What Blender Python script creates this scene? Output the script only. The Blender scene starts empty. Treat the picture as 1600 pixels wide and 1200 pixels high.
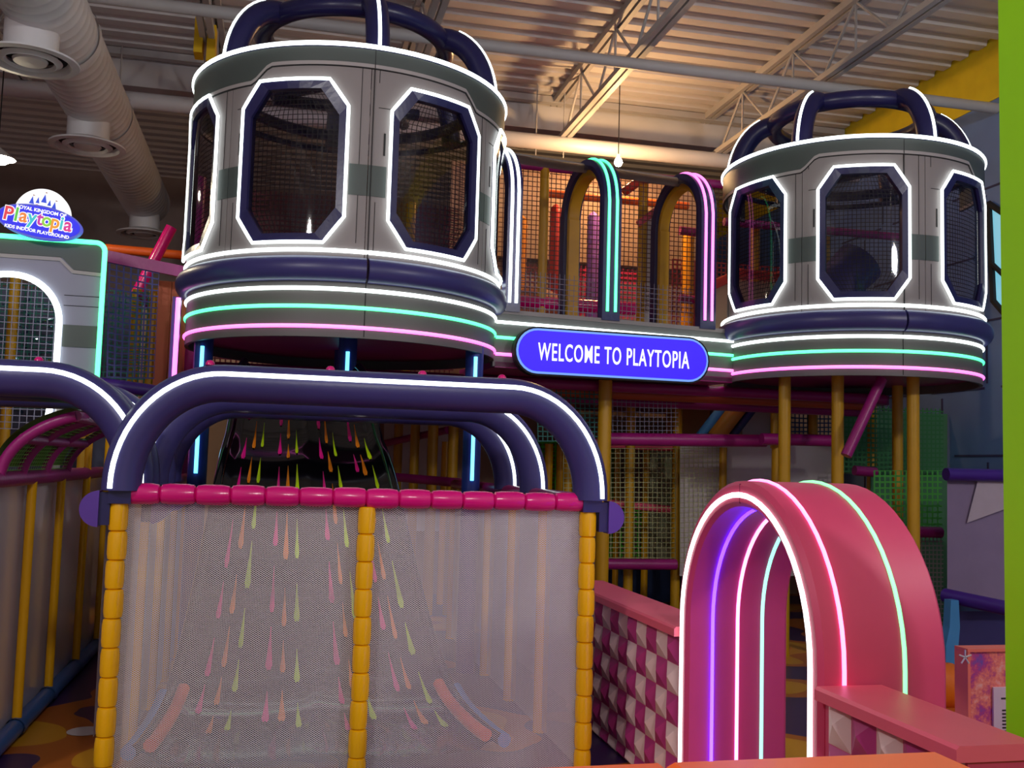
import bpy, math, random
from mathutils import Vector, Matrix
random.seed(7)
PI = math.pi
scene = bpy.context.scene
COL = scene.collection

# ------------------------------------------------------------------ camera, world, lights, exposure
F = 1571.4
H = 1.55
yaw, pit, rol = [math.radians(a) for a in (12.925, 4.651, -1.639)]
fwd = Vector((math.sin(yaw)*math.cos(pit), math.cos(yaw)*math.cos(pit), math.sin(pit)))
r0 = Vector((math.cos(yaw), -math.sin(yaw), 0))
u0 = r0.cross(fwd)
rgt = math.cos(rol)*r0 - math.sin(rol)*u0
upv = math.sin(rol)*r0 + math.cos(rol)*u0
cam_d = bpy.data.cameras.new('camera')
cam = bpy.data.objects.new('camera', cam_d)
COL.objects.link(cam)
cam_d.sensor_width = 36
cam_d.lens = F/1600*36
cam_d.clip_end = 100
cam.matrix_world = Matrix(((rgt.x, upv.x, -fwd.x, 0), (rgt.y, upv.y, -fwd.y, 0), (rgt.z, upv.z, -fwd.z, H), (0, 0, 0, 1)))
scene.camera = cam
scene.view_settings.view_transform = 'Standard'
scene.view_settings.look = 'None'
scene.view_settings.gamma = 1
scene.view_settings.use_curve_mapping = False
scene.view_settings.exposure = 0.0
scene.cycles.transparent_max_bounces = 24

world = bpy.data.worlds.new('hall_ambient')
scene.world = world
world.use_nodes = True
bg = world.node_tree.nodes['Background']
bg.inputs[0].default_value = (0.80, 0.74, 0.86, 1)
bg.inputs[1].default_value = 0.40

def lamp(name, kind, loc, energy, color, size=0.3, target=None, spot=None):
    d = bpy.data.lights.new(name, kind)
    d.energy = energy
    d.color = color
    if kind == 'AREA':
        d.size = size
    else:
        d.shadow_soft_size = size
    if spot:
        d.spot_size = math.radians(spot)
        d.spot_blend = 0.8
    o = bpy.data.objects.new(name, d)
    COL.objects.link(o)
    o.location = loc
    if target:
        o.rotation_euler = (Vector(target) - Vector(loc)).to_track_quat('-Z', 'Y').to_euler()
    return o

# the hall's hanging lamps behind and beside the visitor, like the one in view beyond the duct
lamp('hall_lamp_behind_offscreen', 'POINT', (1.0, -2.5, 4.7), 430, (1, .96, .93), .2)
lamp('hall_lamp_right_offscreen', 'POINT', (5.6, 0.5, 4.7), 330, (1, .96, .93), .2)
lamp('hall_lamp_left_offscreen', 'POINT', (-3.4, 1.0, 4.7), 330, (1, .96, .93), .2)

# ------------------------------------------------------------------ pixel helpers (a pixel only gives a direction)
def ray(x, y):
    return fwd + rgt*((x-800)/F) - upv*((y-600)/F)
def on_y(x, y, Y):
    d = ray(x, y)
    return Vector((0, 0, H)) + d*(Y/d.y)
def on_x(x, y, X):
    d = ray(x, y)
    return Vector((0, 0, H)) + d*(X/d.x)

# ------------------------------------------------------------------ materials
def s2l(c):
    return tuple((v/255/12.92 if v/255 <= .04045 else ((v/255+.055)/1.055)**2.4) for v in c)
MATS = {}
def mat(name, rgb, rough=.5, metal=0.0, var=.12, scale=6.0, bump=0.0, bscale=60, coat=0.0, trans=0.0):
    if name in MATS:
        return MATS[name]
    m = bpy.data.materials.new(name)
    m.use_nodes = True
    nt = m.node_tree
    b = nt.nodes['Principled BSDF']
    c = s2l(rgb)
    n = nt.nodes.new('ShaderNodeTexNoise')
    n.inputs['Scale'].default_value = scale
    n.inputs['Detail'].default_value = 4
    tc = nt.nodes.new('ShaderNodeTexCoord')
    nt.links.new(tc.outputs['Object'], n.inputs['Vector'])
    mx = nt.nodes.new('ShaderNodeMix')
    mx.data_type = 'RGBA'
    mx.inputs[6].default_value = (*[v*(1-var) for v in c], 1)
    mx.inputs[7].default_value = (*[min(1, v*(1+var)) for v in c], 1)
    nt.links.new(n.outputs['Fac'], mx.inputs[0])
    nt.links.new(mx.outputs[2], b.inputs['Base Color'])
    b.inputs['Roughness'].default_value = rough
    b.inputs['Metallic'].default_value = metal
    b.inputs['Coat Weight'].default_value = coat
    if bump:
        n2 = nt.nodes.new('ShaderNodeTexNoise')
        n2.inputs['Scale'].default_value = bscale
        nt.links.new(tc.outputs['Object'], n2.inputs['Vector'])
        bp = nt.nodes.new('ShaderNodeBump')
        bp.inputs['Strength'].default_value = bump
        bp.inputs['Distance'].default_value = .01
        nt.links.new(n2.outputs['Fac'], bp.inputs['Height'])
        nt.links.new(bp.outputs['Normal'], b.inputs['Normal'])
    MATS[name] = m
    return m

def neon(name, lin, strength, base=.5):
    if name in MATS:
        return MATS[name]
    m = bpy.data.materials.new(name)
    m.use_nodes = True
    nt = m.node_tree
    b = nt.nodes['Principled BSDF']
    b.inputs['Base Color'].default_value = (base, base, base, 1)
    b.inputs['Emission Color'].default_value = (*lin, 1)
    b.inputs['Emission Strength'].default_value = strength
    MATS[name] = m
    return m

def net(name, rgb, pitch, width, diamond=False, aspect=1.0, rough=.6, film=0.0):
    """woven net: strands drawn from metric UVs, holes are open"""
    if name in MATS:
        return MATS[name]
    m = bpy.data.materials.new(name)
    m.use_nodes = True
    nt = m.node_tree
    N, L = nt.nodes, nt.links
    b = N['Principled BSDF']
    b.inputs['Base Color'].default_value = (*s2l(rgb), 1)
    b.inputs['Roughness'].default_value = rough
    uv = N.new('ShaderNodeTexCoord')
    sp = N.new('ShaderNodeSeparateXYZ')
    L.new(uv.outputs['UV'], sp.inputs[0])
    def math_(op, a, bb=None):
        n = N.new('ShaderNodeMath')
        n.operation = op
        for i, v in enumerate((a, bb)):
            if v is None:
                continue
            if isinstance(v, (int, float)):
                n.inputs[i].default_value = v
            else:
                L.new(v, n.inputs[i])
        return n.outputs[0]
    u = math_('DIVIDE', sp.outputs[0], pitch)
    v = math_('DIVIDE', sp.outputs[1], pitch*aspect)
    if diamond:
        u, v = math_('ADD', u, v), math_('SUBTRACT', u, v)
    fu = math_('FRACT', u)
    fv = math_('FRACT', v)
    a = math_('MAXIMUM', math_('LESS_THAN', fu, width), math_('LESS_THAN', fv, width))
    if film:
        a = math_('MAXIMUM', a, film)
    L.new(a, b.inputs['Alpha'])
    MATS[name] = m
    return m

def glass(name, tint, ior=1.3, rough=.04):
    if name in MATS:
        return MATS[name]
    m = bpy.data.materials.new(name)
    m.use_nodes = True
    nt = m.node_tree
    N, L = nt.nodes, nt.links
    N.remove(N['Principled BSDF'])
    t = N.new('ShaderNodeBsdfTransparent')
    t.inputs[0].default_value = (*tint, 1)
    g = N.new('ShaderNodeBsdfGlossy')
    g.inputs['Roughness'].default_value = rough
    fr = N.new('ShaderNodeFresnel')
    fr.inputs[0].default_value = ior
    mx = N.new('ShaderNodeMixShader')
    L.new(fr.outputs[0], mx.inputs[0])
    L.new(t.outputs[0], mx.inputs[1])
    L.new(g.outputs[0], mx.inputs[2])
    L.new(mx.outputs[0], N['Material Output'].inputs[0])
    MATS[name] = m
    return m

PANEL = mat('warm_grey_panel', (138, 130, 130), .55, var=.05)
PANEL2 = mat('cool_grey_panel', (140, 140, 160), .5, var=.05)
DARKG = mat('charcoal_panel', (72, 80, 78), .5, var=.08)
BORDER = mat('pale_border', (165, 158, 158), .5, var=.04)
SEAM = mat('seam_dark', (28, 26, 28), .8)  # dark colour of seams, slots and printed panel lines
NAVY = mat('navy_vinyl', (58, 54, 112), .36, var=.1, bump=.05, bscale=40)
NAVYG = mat('navy_foam', (36, 34, 82), .3, var=.12, bump=.06, bscale=30)
BLUEP = mat('blue_post_vinyl', (30, 50, 130), .4)
YEL = mat('yellow_vinyl', (238, 176, 6), .26, var=.08, bump=.12, bscale=35)
YELP = mat('ochre_pad', (196, 146, 16), .4, var=.15)
MAG = mat('magenta_vinyl', (214, 18, 120), .22, var=.1, bump=.1, bscale=35)
PURP = mat('plum_pad', (150, 24, 110), .38, var=.15, bump=.15, bscale=40)
VIOL = mat('violet_cap', (88, 54, 150), .35)
DKVIOL = mat('violet_pad', (66, 30, 130), .4)
PINKV = mat('rose_vinyl', (204, 62, 104), .5, var=.06)
PINKC = mat('rose_coping', (228, 92, 118), .45, var=.05)
TILEP = mat('magenta_tile', (176, 52, 122), .5, var=.06)
TILEW = mat('cream_tile', (222, 190, 190), .5, var=.06)
ORANGE = mat('orange_counter', (255, 104, 14), .3, var=.04)
LIME = mat('lime_wall', (150, 220, 0), .6, var=.05)
WHITE = mat('white_paint', (205, 200, 200), .5, var=.05)
STEEL = mat('painted_steel', (176, 172, 172), .5, var=.06)
DUCT = mat('galvanised_white_duct', (205, 202, 205), .45, var=.05)
DARK = mat('dark_recess', (26, 22, 26), .8)
STRAP = mat('yellow_strap', (232, 186, 0), .5)
BLACKS = mat('black_gloss_slide', (8, 8, 10), .12, var=.2, coat=.6)
ORPIL = mat('burnt_orange_pillar', (176, 78, 40), .55, var=.06)
CREAM = mat('cream_cloth', (206, 196, 196), .7, var=.06)
CREAMY = mat('cream_board', (236, 214, 168), .6)
RED = mat('red_foam', (200, 50, 40), .5)
SKYB = mat('sky_blue_vinyl', (70, 140, 200), .4)
BROWN = mat('amber_slide', (190, 120, 30), .4)
PAPER = mat('notice_paper', (225, 190, 205), .7)
INK = mat('print_ink', (50, 30, 40), .7)
RAILB = mat('blue_rail_pad', (52, 96, 160), .4, var=.3, scale=3)
NET_FRONT = net('white_hex_net', (232, 222, 226), .0150, .27, True, 0.62)
NET_DARK = net('black_net', (20, 16, 18), .036, .16)
NET_GREY = net('grey_net', (120, 118, 140), .045, .12)
NET_GREEN = net('green_net', (80, 200, 30), .05, .30)
NET_TEAL = net('teal_net', (26, 110, 100), .045, .22)
NET_GRN2 = net('deep_green_net', (40, 110, 56), .05, .34)
NET_ROSE = net('rose_net', (225, 50, 110), .06, .36)
NET_CREAM = net('fine_cream_net', (196, 186, 190), .012, .45, True)
W_NEON = neon('white_neon', (.88, 1, .97), 3.2)
G_NEON = neon('green_neon', (.035, 1, .30), 2.6)
P_NEON = neon('pink_neon', (1, .13, .62), 2.6)
B_NEON = neon('cyan_neon', (.12, .72, 1), 2.6)
BL_NEON = neon('blue_neon', (.02, .005, 1), 24.0)
M_NEON = neon('mint_neon', (.22, 1, .66), 2.0)
GR_NEON = neon('leaf_neon', (.12, 1, .28), 2.0)
PK_NEON = neon('hot_pink_neon', (1, .16, .50), 3.2)
ROSEW_NEON = neon('rose_white_neon', (1, .35, .90), 2.4)
PANE = glass('tinted_pane', (.62, .58, .66))
CLEAR = glass('clear_sheet', (.86, .82, .82), 1.12, .25)

# ------------------------------------------------------------------ mesh builder
class MB:
    def __init__(s):
        s.v, s.f, s.uv = [], [], {}
    def add(s, vs, fs, uvs=None):
        o = len(s.v)
        s.v += [tuple(p) for p in vs]
        for i, f in enumerate(fs):
            if uvs:
                s.uv[len(s.f)] = [uvs[k] for k in f]
            s.f.append([k+o for k in f])
        return s
    def box(s, a, b):
        (x0, y0, z0), (x1, y1, z1) = a, b
        v = [(x0, y0, z0), (x1, y0, z0), (x1, y1, z0), (x0, y1, z0), (x0, y0, z1), (x1, y0, z1), (x1, y1, z1), (x0, y1, z1)]
        return s.add(v, [(0, 3, 2, 1), (4, 5, 6, 7), (0, 1, 5, 4), (1, 2, 6, 5), (2, 3, 7, 6), (3, 0, 4, 7)])
    def sweep(s, path, section, normal=None, closed=False, caps=True):
        """section: list of (a along side, b along binormal)"""
        path = [Vector(p) for p in path]
        n, k = len(path), len(section)
        vs, prev = [], None
        for i, p in enumerate(path):
            a = path[i-1] if (i > 0 or closed) else path[i]
            b = path[(i+1) % n] if (i < n-1 or closed) else path[i]
            t = (b-a).normalized()
            if normal is not None:
                side = Vector(normal)
                side = (side - t*side.dot(t)).normalized()
            elif prev is None:
                side = Vector((0, 0, 1)) if abs(t.z) < .9 else Vector((1, 0, 0))
                side = (side - t*side.dot(t)).normalized()
            else:
                side = (prev - t*prev.dot(t)).normalized()
            prev = side
            bi = t.cross(side)
            vs += [p + side*x + bi*y for x, y in section]
        fs = []
        for i in range(n if closed else n-1):
            j = (i+1) % n
            for q in range(k):
                w = (q+1) % k
                fs.append((i*k+q, i*k+w, j*k+w, j*k+q))
        if caps and not closed:
            fs.append(tuple(range(k-1, -1, -1)))
            fs.append(tuple((n-1)*k+q for q in range(k)))
        return s.add(vs, fs)
    def tube(s, path, r, n=12, closed=False):
        return s.sweep(path, [(r*math.cos(2*PI*i/n), r*math.sin(2*PI*i/n)) for i in range(n)], None, closed)
    def bar(s, a, b, r, n=10):
        return s.tube([a, b], r, n)
    def lathe(s, prof, c=(0, 0, 0), n=24, axis='z'):
        vs = []
        for r, h in prof:
            for i in range(n):
                t = 2*PI*i/n
                x, y = r*math.cos(t), r*math.sin(t)
                p = (x, y, h) if axis == 'z' else ((h, x, y) if axis == 'x' else (x, h, y))
                vs.append((p[0]+c[0], p[1]+c[1], p[2]+c[2]))
        fs = []
        for j in range(len(prof)-1):
            for i in range(n):
                k = (i+1) % n
                q = (j*n+i, j*n+k, (j+1)*n+k, (j+1)*n+i)
                fs.append(q if axis != 'y' else q[::-1])
        return s.add(vs, fs)
    def grid(s, fn, nu, nv, su=1, sv=1):
        vs, uvs = [], []
        for j in range(nv+1):
            for i in range(nu+1):
                vs.append(fn(i/nu, j/nv))
                uvs.append((i/nu*su, j/nv*sv))
        fs = [(j*(nu+1)+i, j*(nu+1)+i+1, (j+1)*(nu+1)+i+1, (j+1)*(nu+1)+i) for j in range(nv) for i in range(nu)]
        return s.add(vs, fs, uvs)
    def quad(s, a, b, c, d):
        a, b, c, d = [Vector(p) for p in (a, b, c, d)]
        su, sv = (b-a).length, (d-a).length
        return s.add([a, b, c, d], [(0, 1, 2, 3)], [(0, 0), (su, 0), (su, sv), (0, sv)])
    def mesh(s, name, m, smooth=False):
        me = bpy.data.meshes.new(name)
        me.from_pydata(s.v, [], s.f)
        if s.uv:
            l = me.uv_layers.new(name='UVMap')
            for p in me.polygons:
                if p.index in s.uv:
                    for li, u in zip(p.loop_indices, s.uv[p.index]):
                        l.data[li].uv = u
        me.materials.append(m)
        if smooth:
            me.polygons.foreach_set('use_smooth', [True]*len(me.polygons))
            try:
                me.set_sharp_from_angle(angle=math.radians(40))
            except Exception:
                pass
        me.update()
        return me
    def build(s, name, m, parent=None, smooth=False):
        return place(name, s.mesh(name, m, smooth), parent)

def root_loc(o):
    p = Vector((0, 0, 0))
    while o is not None:
        if o.get('_base') is not None:
            p = Vector(o['_base'])
        o = o.parent
    return p
def place(name, me, parent=None, loc=(0, 0, 0), rot=None, scl=None):
    o = bpy.data.objects.new(name, me)
    COL.objects.link(o)
    if rot is not None:
        M = Matrix.LocRotScale(Vector(loc), rot, Vector(scl) if scl else None)
    else:
        M = Matrix.Translation(Vector(loc))
        if scl:
            M = M @ Matrix.Diagonal((*scl, 1))
    if parent is not None:
        o.parent = parent
        M = WORLD[parent.name].inverted() @ M
        WORLD[o.name] = WORLD[parent.name] @ M
    else:
        WORLD[o.name] = M
    o.matrix_local = M
    return o
WORLD = {}
def tag(o, label=None, cat=None, group=None, kind=None):
    if label:
        o['label'] = label
    if cat:
        o['category'] = cat
    if group:
        o['group'] = group
    if kind:
        o['kind'] = kind
    return o
def thing(name, label, cat, loc=(0, 0, 0), group=None, kind=None):
    o = bpy.data.objects.new(name, None)
    COL.objects.link(o)
    o.location = loc
    o.empty_display_size = .1
    WORLD[o.name] = Matrix.Translation(Vector(loc))
    return tag(o, label, cat, group, kind)
def copy_tree(o, delta, parent=None, label=None):
    """copy of a thing and its parts, moved by delta"""
    c = o.copy()
    COL.objects.link(c)
    if parent is None:
        c.location = o.location + Vector(delta)
        if label:
            c['label'] = label
    else:
        c.parent = parent
        c.matrix_parent_inverse = o.matrix_parent_inverse.copy()
        c.matrix_basis = o.matrix_basis.copy()
    for ch in list(o.children):
        copy_tree(ch, delta, c)
    return c
def seg(a, b, n):
    a, b = Vector(a), Vector(b)
    return [a.lerp(b, i/n) for i in range(n+1)]
def text_obj(name, body, size, depth, m, parent, M, offset=0.0, sx=1.0, align='CENTER', label=None, space=1.0):
    cu = bpy.data.curves.new(name, 'FONT')
    cu.body = body
    cu.size = size
    cu.extrude = depth
    cu.offset = offset
    cu.align_x = align
    cu.align_y = 'CENTER'
    cu.resolution_u = 4
    cu.space_character = space
    t = bpy.data.objects.new('tmp', cu)
    COL.objects.link(t)
    dg = bpy.context.evaluated_depsgraph_get()
    me = bpy.data.meshes.new_from_object(t.evaluated_get(dg))
    bpy.data.objects.remove(t)
    me.name = name
    for v in me.vertices:
        v.co.x *= sx
    me.materials.clear()
    me.materials.append(m)
    o = bpy.data.objects.new(name, me)
    COL.objects.link(o)
    o.parent = parent
    Ml = WORLD[parent.name].inverted() @ M
    o.matrix_local = Ml
    WORLD[o.name] = M
    return o

# ------------------------------------------------------------------ floor, ceiling, walls
def floor_material():
    m = bpy.data.materials.new('printed_play_floor')
    m.use_nodes = True
    nt = m.node_tree
    N, L = nt.nodes, nt.links
    b = N['Principled BSDF']
    b.inputs['Roughness'].default_value = .35
    tc = N.new('ShaderNodeTexCoord')
    no = N.new('ShaderNodeTexNoise')
    no.inputs['Scale'].default_value = .9
    no.inputs['Detail'].default_value = 1.2
    L.new(tc.outputs['Object'], no.inputs['Vector'])
    cr = N.new('ShaderNodeValToRGB')
    cr.color_ramp.interpolation = 'CONSTANT'
    e = cr.color_ramp.elements
    e[0].position, e[0].color = 0, (*s2l((56, 34, 84)), 1)
    e[1].position, e[1].color = .50, (*s2l((176, 96, 30)), 1)
    for p, c in ((.56, (206, 146, 30)), (.66, (200, 110, 40)), (.72, (96, 50, 110))):
        x = e.new(p)
        x.color = (*s2l(c), 1)
    L.new(no.outputs['Fac'], cr.inputs[0])
    L.new(cr.outputs[0], b.inputs['Base Color'])
    return m
fl = MB().box((-8, -4, -.1), (7.3, 18, 0)).build('floor', floor_material())
tag(fl, 'printed vinyl play floor in purple and orange', 'floor', kind='structure')
# pale printed spots lying in the aisle floor
for i, (px, py, a, b) in enumerate(((90, 1126, .05, .04), (148, 1126, .04, .035))):
    p = Vector((-.98 + .2*i, 6.15, .002))
    place('printed_spot', MB().lathe([(0, .001), (1, .001)], n=20).mesh('printed_spot', CREAM), fl, p, None, (.10, .10, 1))

CZ = 6.25
ceil_mb = MB()
pr = []
Y = -1.0
while Y < 18:
    pr += [(Y, CZ), (Y+.13, CZ), (Y+.15, CZ+.055), (Y+.28, CZ+.055)]
    Y += .30
vs = []
for y, z in pr:
    vs += [(-9, y, z), (7.3, y, z)]
ceil_mb.add(vs, [(2*i, 2*i+1, 2*i+3, 2*i+2) for i in range(len(pr)-1)])
ceil_mb.box((-9, -1, CZ+.1), (7.3, 18, CZ+.2))
ceiling = ceil_mb.build('ceiling', WHITE)
tag(ceiling, 'white corrugated metal roof deck above the play towers', 'ceiling', kind='structure')
def joist(X):
    j = MB().box((X-.07, -1, 6.17), (X-.015, 14, 6.25)).box((X+.015, -1, 6.17), (X+.07, 14, 6.25)).build('roof_joist', STEEL, ceiling)
    MB().box((X-.07, -1, 5.60), (X-.012, 12.0, 5.66)).box((X+.012, -1, 5.60), (X+.07, 12.0, 5.66)).build('bottom_chord', STEEL, j)
    y, k = 3.0, 0
    while y < 11.6:
        z0, z1 = (5.64, 6.2) if k % 2 == 0 else (6.2, 5.64)
        MB().bar((X, y, z0), (X, y+.62, z1), .016, 6).build('web', STEEL, j)
        if k % 2 == 0:
            MB().bar((X, y+.62, 6.2), (X, y+.62, 5.64), .014, 6).build('web', STEEL, j)
        y += .62
        k += 1
    return j
for X in (-5.0, -2.92, -.86, 1.21, 3.27, 5.33):
    joist(X)
# sprinkler / water pipes and cross bracing along X
def ceil_part(name, mb, m, smooth=True):
    return mb.build(name, m, ceiling, smooth)
ceil_part('water_pipe', MB().bar((-8, 9.05, 5.50), (7.3, 9.05, 5.50), .055, 14), STEEL)
ceil_part('water_pipe', MB().bar((-8, 11.7, 5.52), (7.3, 11.7, 5.52), .095, 16), DUCT)
ceil_part('tie_bar', MB().box((-8, 7.55, 6.08), (7.3, 7.62, 6.15)), STEEL, False)
ceil_part('tie_bar', MB().box((-8, 12.02, 6.16), (7.3, 12.12, 6.24)), STEEL, False)
for x in (2.9, 3.25):
    ceil_part('pipe_hanger', MB().bar((x, 11.7, 5.35), (x, 11.7, 6.25), .008, 6), STEEL)
# big cross beam at the far side and amber recess behind it
fb = MB().box((-9, 12.2, 5.86), (7.3, 12.5, 6.20)).build('beam', WHITE, ceiling)
strap = MB().box((-.98, 9.9, 5.45), (-.90, 10.1, 5.80)).box((-.86, 9.9, 5.38), (-.78, 10.1, 5.74)).build('yellow_strap', STRAP, ceiling)
strap['label'] = 'yellow lifting strap wrapped round the joist'

wb = MB().box((-9, 17.6, 0), (7.3, 17.8, 6.3)).build('wall_back', mat('back_wall_paint', (150, 132, 124), .8))
tag(wb, 'far wall of the hall behind the play frames', 'wall', kind='structure')
def stone_wall_material():
    m = bpy.data.materials.new('mural_stone_wall')
    m.use_nodes = True
    nt = m.node_tree
    N, L = nt.nodes, nt.links
    b = N['Principled BSDF']
    b.inputs['Roughness'].default_value = .6
    tc = N.new('ShaderNodeTexCoord')
    no = N.new('ShaderNodeTexNoise')
    no.inputs['Scale'].default_value = 1.5
    L.new(tc.outputs['Object'], no.inputs['Vector'])
    cr = N.new('ShaderNodeValToRGB')
    cr.color_ramp.elements[0].color = (*s2l((80, 100, 160)), 1)
    cr.color_ramp.elements[1].color = (*s2l((110, 145, 200)), 1)
    L.new(no.outputs['Fac'], cr.inputs[0])
    L.new(cr.outputs[0], b.inputs['Base Color'])
    return m
wr = MB().box((7.32, -3, 0), (7.5, 18, 5.62)).build('wall_right', stone_wall_material())
tag(wr, 'blue and purple stone mural wall with yellow top band', 'wall', kind='structure')
MB().box((7.31, -3, 5.62), (7.5, 18, 6.36)).build('yellow_band', mat('yellow_wall_paint', (226, 200, 20), .6), wr)
# painted stone outlines: recessed joint strips, each course a part
for k in range(7):
    z = .35 + .72*k
    jm = MB()
    y = 6.5 + (.4 if k % 2 else 0)
    while y < 12:
        jm.box((7.312, y+.1, z), (7.325, y+1.0, z+.022))
        jm.box((7.312, y+.05, z+.06), (7.325, y+.075, z+.66))
        y += 1.15
    jm.build('stone_joint', mat('joint_paint', (52, 50, 90), .8), wr)
wl = MB().box((-9.2, -3, 0), (-9, 18, 6.3)).build('wall_left', mat('left_wall_paint', (120, 100, 110), .8))
tag(wl, 'plain side wall far beyond the ducts', 'wall', kind='structure')
# slanted framed window on the right wall
win = thing('window_1', 'dark framed slanting window with pale blue panes', 'window', (7.3, 9.0, 2.8), kind='structure')
def wq(y, z):
    return Vector((7.29, y, z))
A = [on_x(x_, y_, 7.29) for x_, y_ in ((1545, 318), (1630, 375), (1630, 560), (1552, 470))]
fr = MB()
for a, b in ((0, 1), (1, 2), (2, 3), (3, 0)):
    fr.bar(A[a], A[b], .035, 6)
fr.bar(A[0].lerp(A[3], .62), A[1].lerp(A[2], .62), .03, 6)
fr.bar(A[0].lerp(A[1], .5), A[3].lerp(A[2], .5), .03, 6)
fr.build('window_frame', DARK, win)
gl = neon('lit_pane', (.20, .62, .80), .8, .2)
for i in range(2):
    for t0, t1 in ((0, .62), (.62, 1)):
        def P(s_, t_):
            return A[0].lerp(A[1], s_).lerp(A[3].lerp(A[2], s_), t_) + Vector((.015, 0, 0))
        MB().add([P(i*.5, t0), P(i*.5+.5, t0), P(i*.5+.5, t1), P(i*.5, t1)], [(0, 1, 2, 3)]).build('pane', gl, win)

# ------------------------------------------------------------------ spiral air duct with round diffusers
dX, dZ, dR = -1.97, 5.10, .31
duct = thing('air_duct', 'large white spiral air duct hung under the roof', 'duct', (dX, 10, dZ))
prof = []
y = 3.0
while y < 14.75:
    prof += [(dR, y), (dR+.003, y+.012), (dR, y+.024)]
    y += .135
prof += [(dR, 14.75), (dR*.9, 14.85), (0, 14.86)]
MB().lathe(prof, (dX, 0, dZ), 36, 'y').build('spiral_tube', DUCT, duct, True)
MB().lathe([(dR+.02, 8.9), (dR+.02, 8.98)], (dX, 0, dZ), 36, 'y').build('joint_collar', DUCT, duct, True)
MB().lathe([(dR+.015, 10.95), (dR+.015, 11.0)], (dX, 0, dZ), 36, 'y').build('joint_collar', DUCT, duct, True)
def tee(x, y):
    MB().lathe([(.2, dZ-.02), (.2, 4.62)], (x, y, 0), 28).build('drop_collar', DUCT, duct, True)
    d = MB().lathe([(.20, 4.66), (.36, 4.60), (.36, 4.585), (.30, 4.58), (.27, 4.63)], (x, y, 0), 36).build('diffuser', DUCT, duct, True)
    MB().lathe([(.27, 4.63), (.0, 4.66)], (x, y, 0), 36).build('diffuser_throat', DARK, d, True)
    MB().lathe([(.235, 4.60), (.19, 4.575), (.17, 4.60), (.2, 4.62)], (x, y, 0), 36).build('diffuser_ring', DUCT, d, True)
    MB().lathe([(.13, 4.60), (.12, 4.58), (0, 4.575)], (x, y, 0), 36).build('diffuser_disc', DUCT, d, True)
for x, y in ((-2.03, 8.3), (-1.99, 10.5), (-1.95, 14.5)):
    tee(x, y)
MB().tube([(dX-.05, 7.2, dZ), (dX-.5, 6.9, dZ+.1), (dX-1.6, 6.8, dZ+.15), (dX-3, 6.8, dZ+.15)], .33, 24).build('branch_tube', DUCT, duct, True)
for y in (9.6, 12.0):
    MB().bar((dX, y, dZ+.3), (dX, y, CZ), .008, 6).build('duct_hanger', STEEL, duct)
lampo = thing('pendant_lamp', 'small lit round lamp hanging beyond the air duct', 'lamp', (-2.72, 10.2, 4.3))
MB().lathe([(.02, 4.42), (.10, 4.36), (.16, 4.31)], (-2.72, 10.2, 0), 20).build('lamp_shade', STEEL, lampo, True)
MB().lathe([(0, 4.26), (.08, 4.27), (.13, 4.315)], (-2.72, 10.2, 0), 20).build('bulb', neon('lamp_glow', (1, .85, .6), 260), lampo, True)
MB().bar((-2.72, 10.2, 4.4), (-2.72, 10.2, CZ), .006, 6).build('cord', DARK, lampo)

bl_ = on_y(966, 254, 11.0)
bulb = thing('bulb_lamp', 'small lit bulb hanging above the green lit bridge rib', 'lamp', (bl_.x, 11.0, bl_.z-.05))
MB().lathe([(0, bl_.z-.05), (.03, bl_.z-.04), (.05, bl_.z), (.035, bl_.z+.04), (.018, bl_.z+.06)], (bl_.x, 11.0, 0), 16).build('bulb', neon('bulb_glow', (1, .60, .26), 1100), bulb, True)
MB().lathe([(.02, bl_.z+.055), (.022, bl_.z+.10), (.0, bl_.z+.105)], (bl_.x, 11.0, 0), 12).build('socket', STEEL, bulb, True)
MB().bar((bl_.x, 11.0, bl_.z+.10), (bl_.x, 11.0, CZ+.02), .006, 6).build('cord', DARK, bulb)

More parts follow.
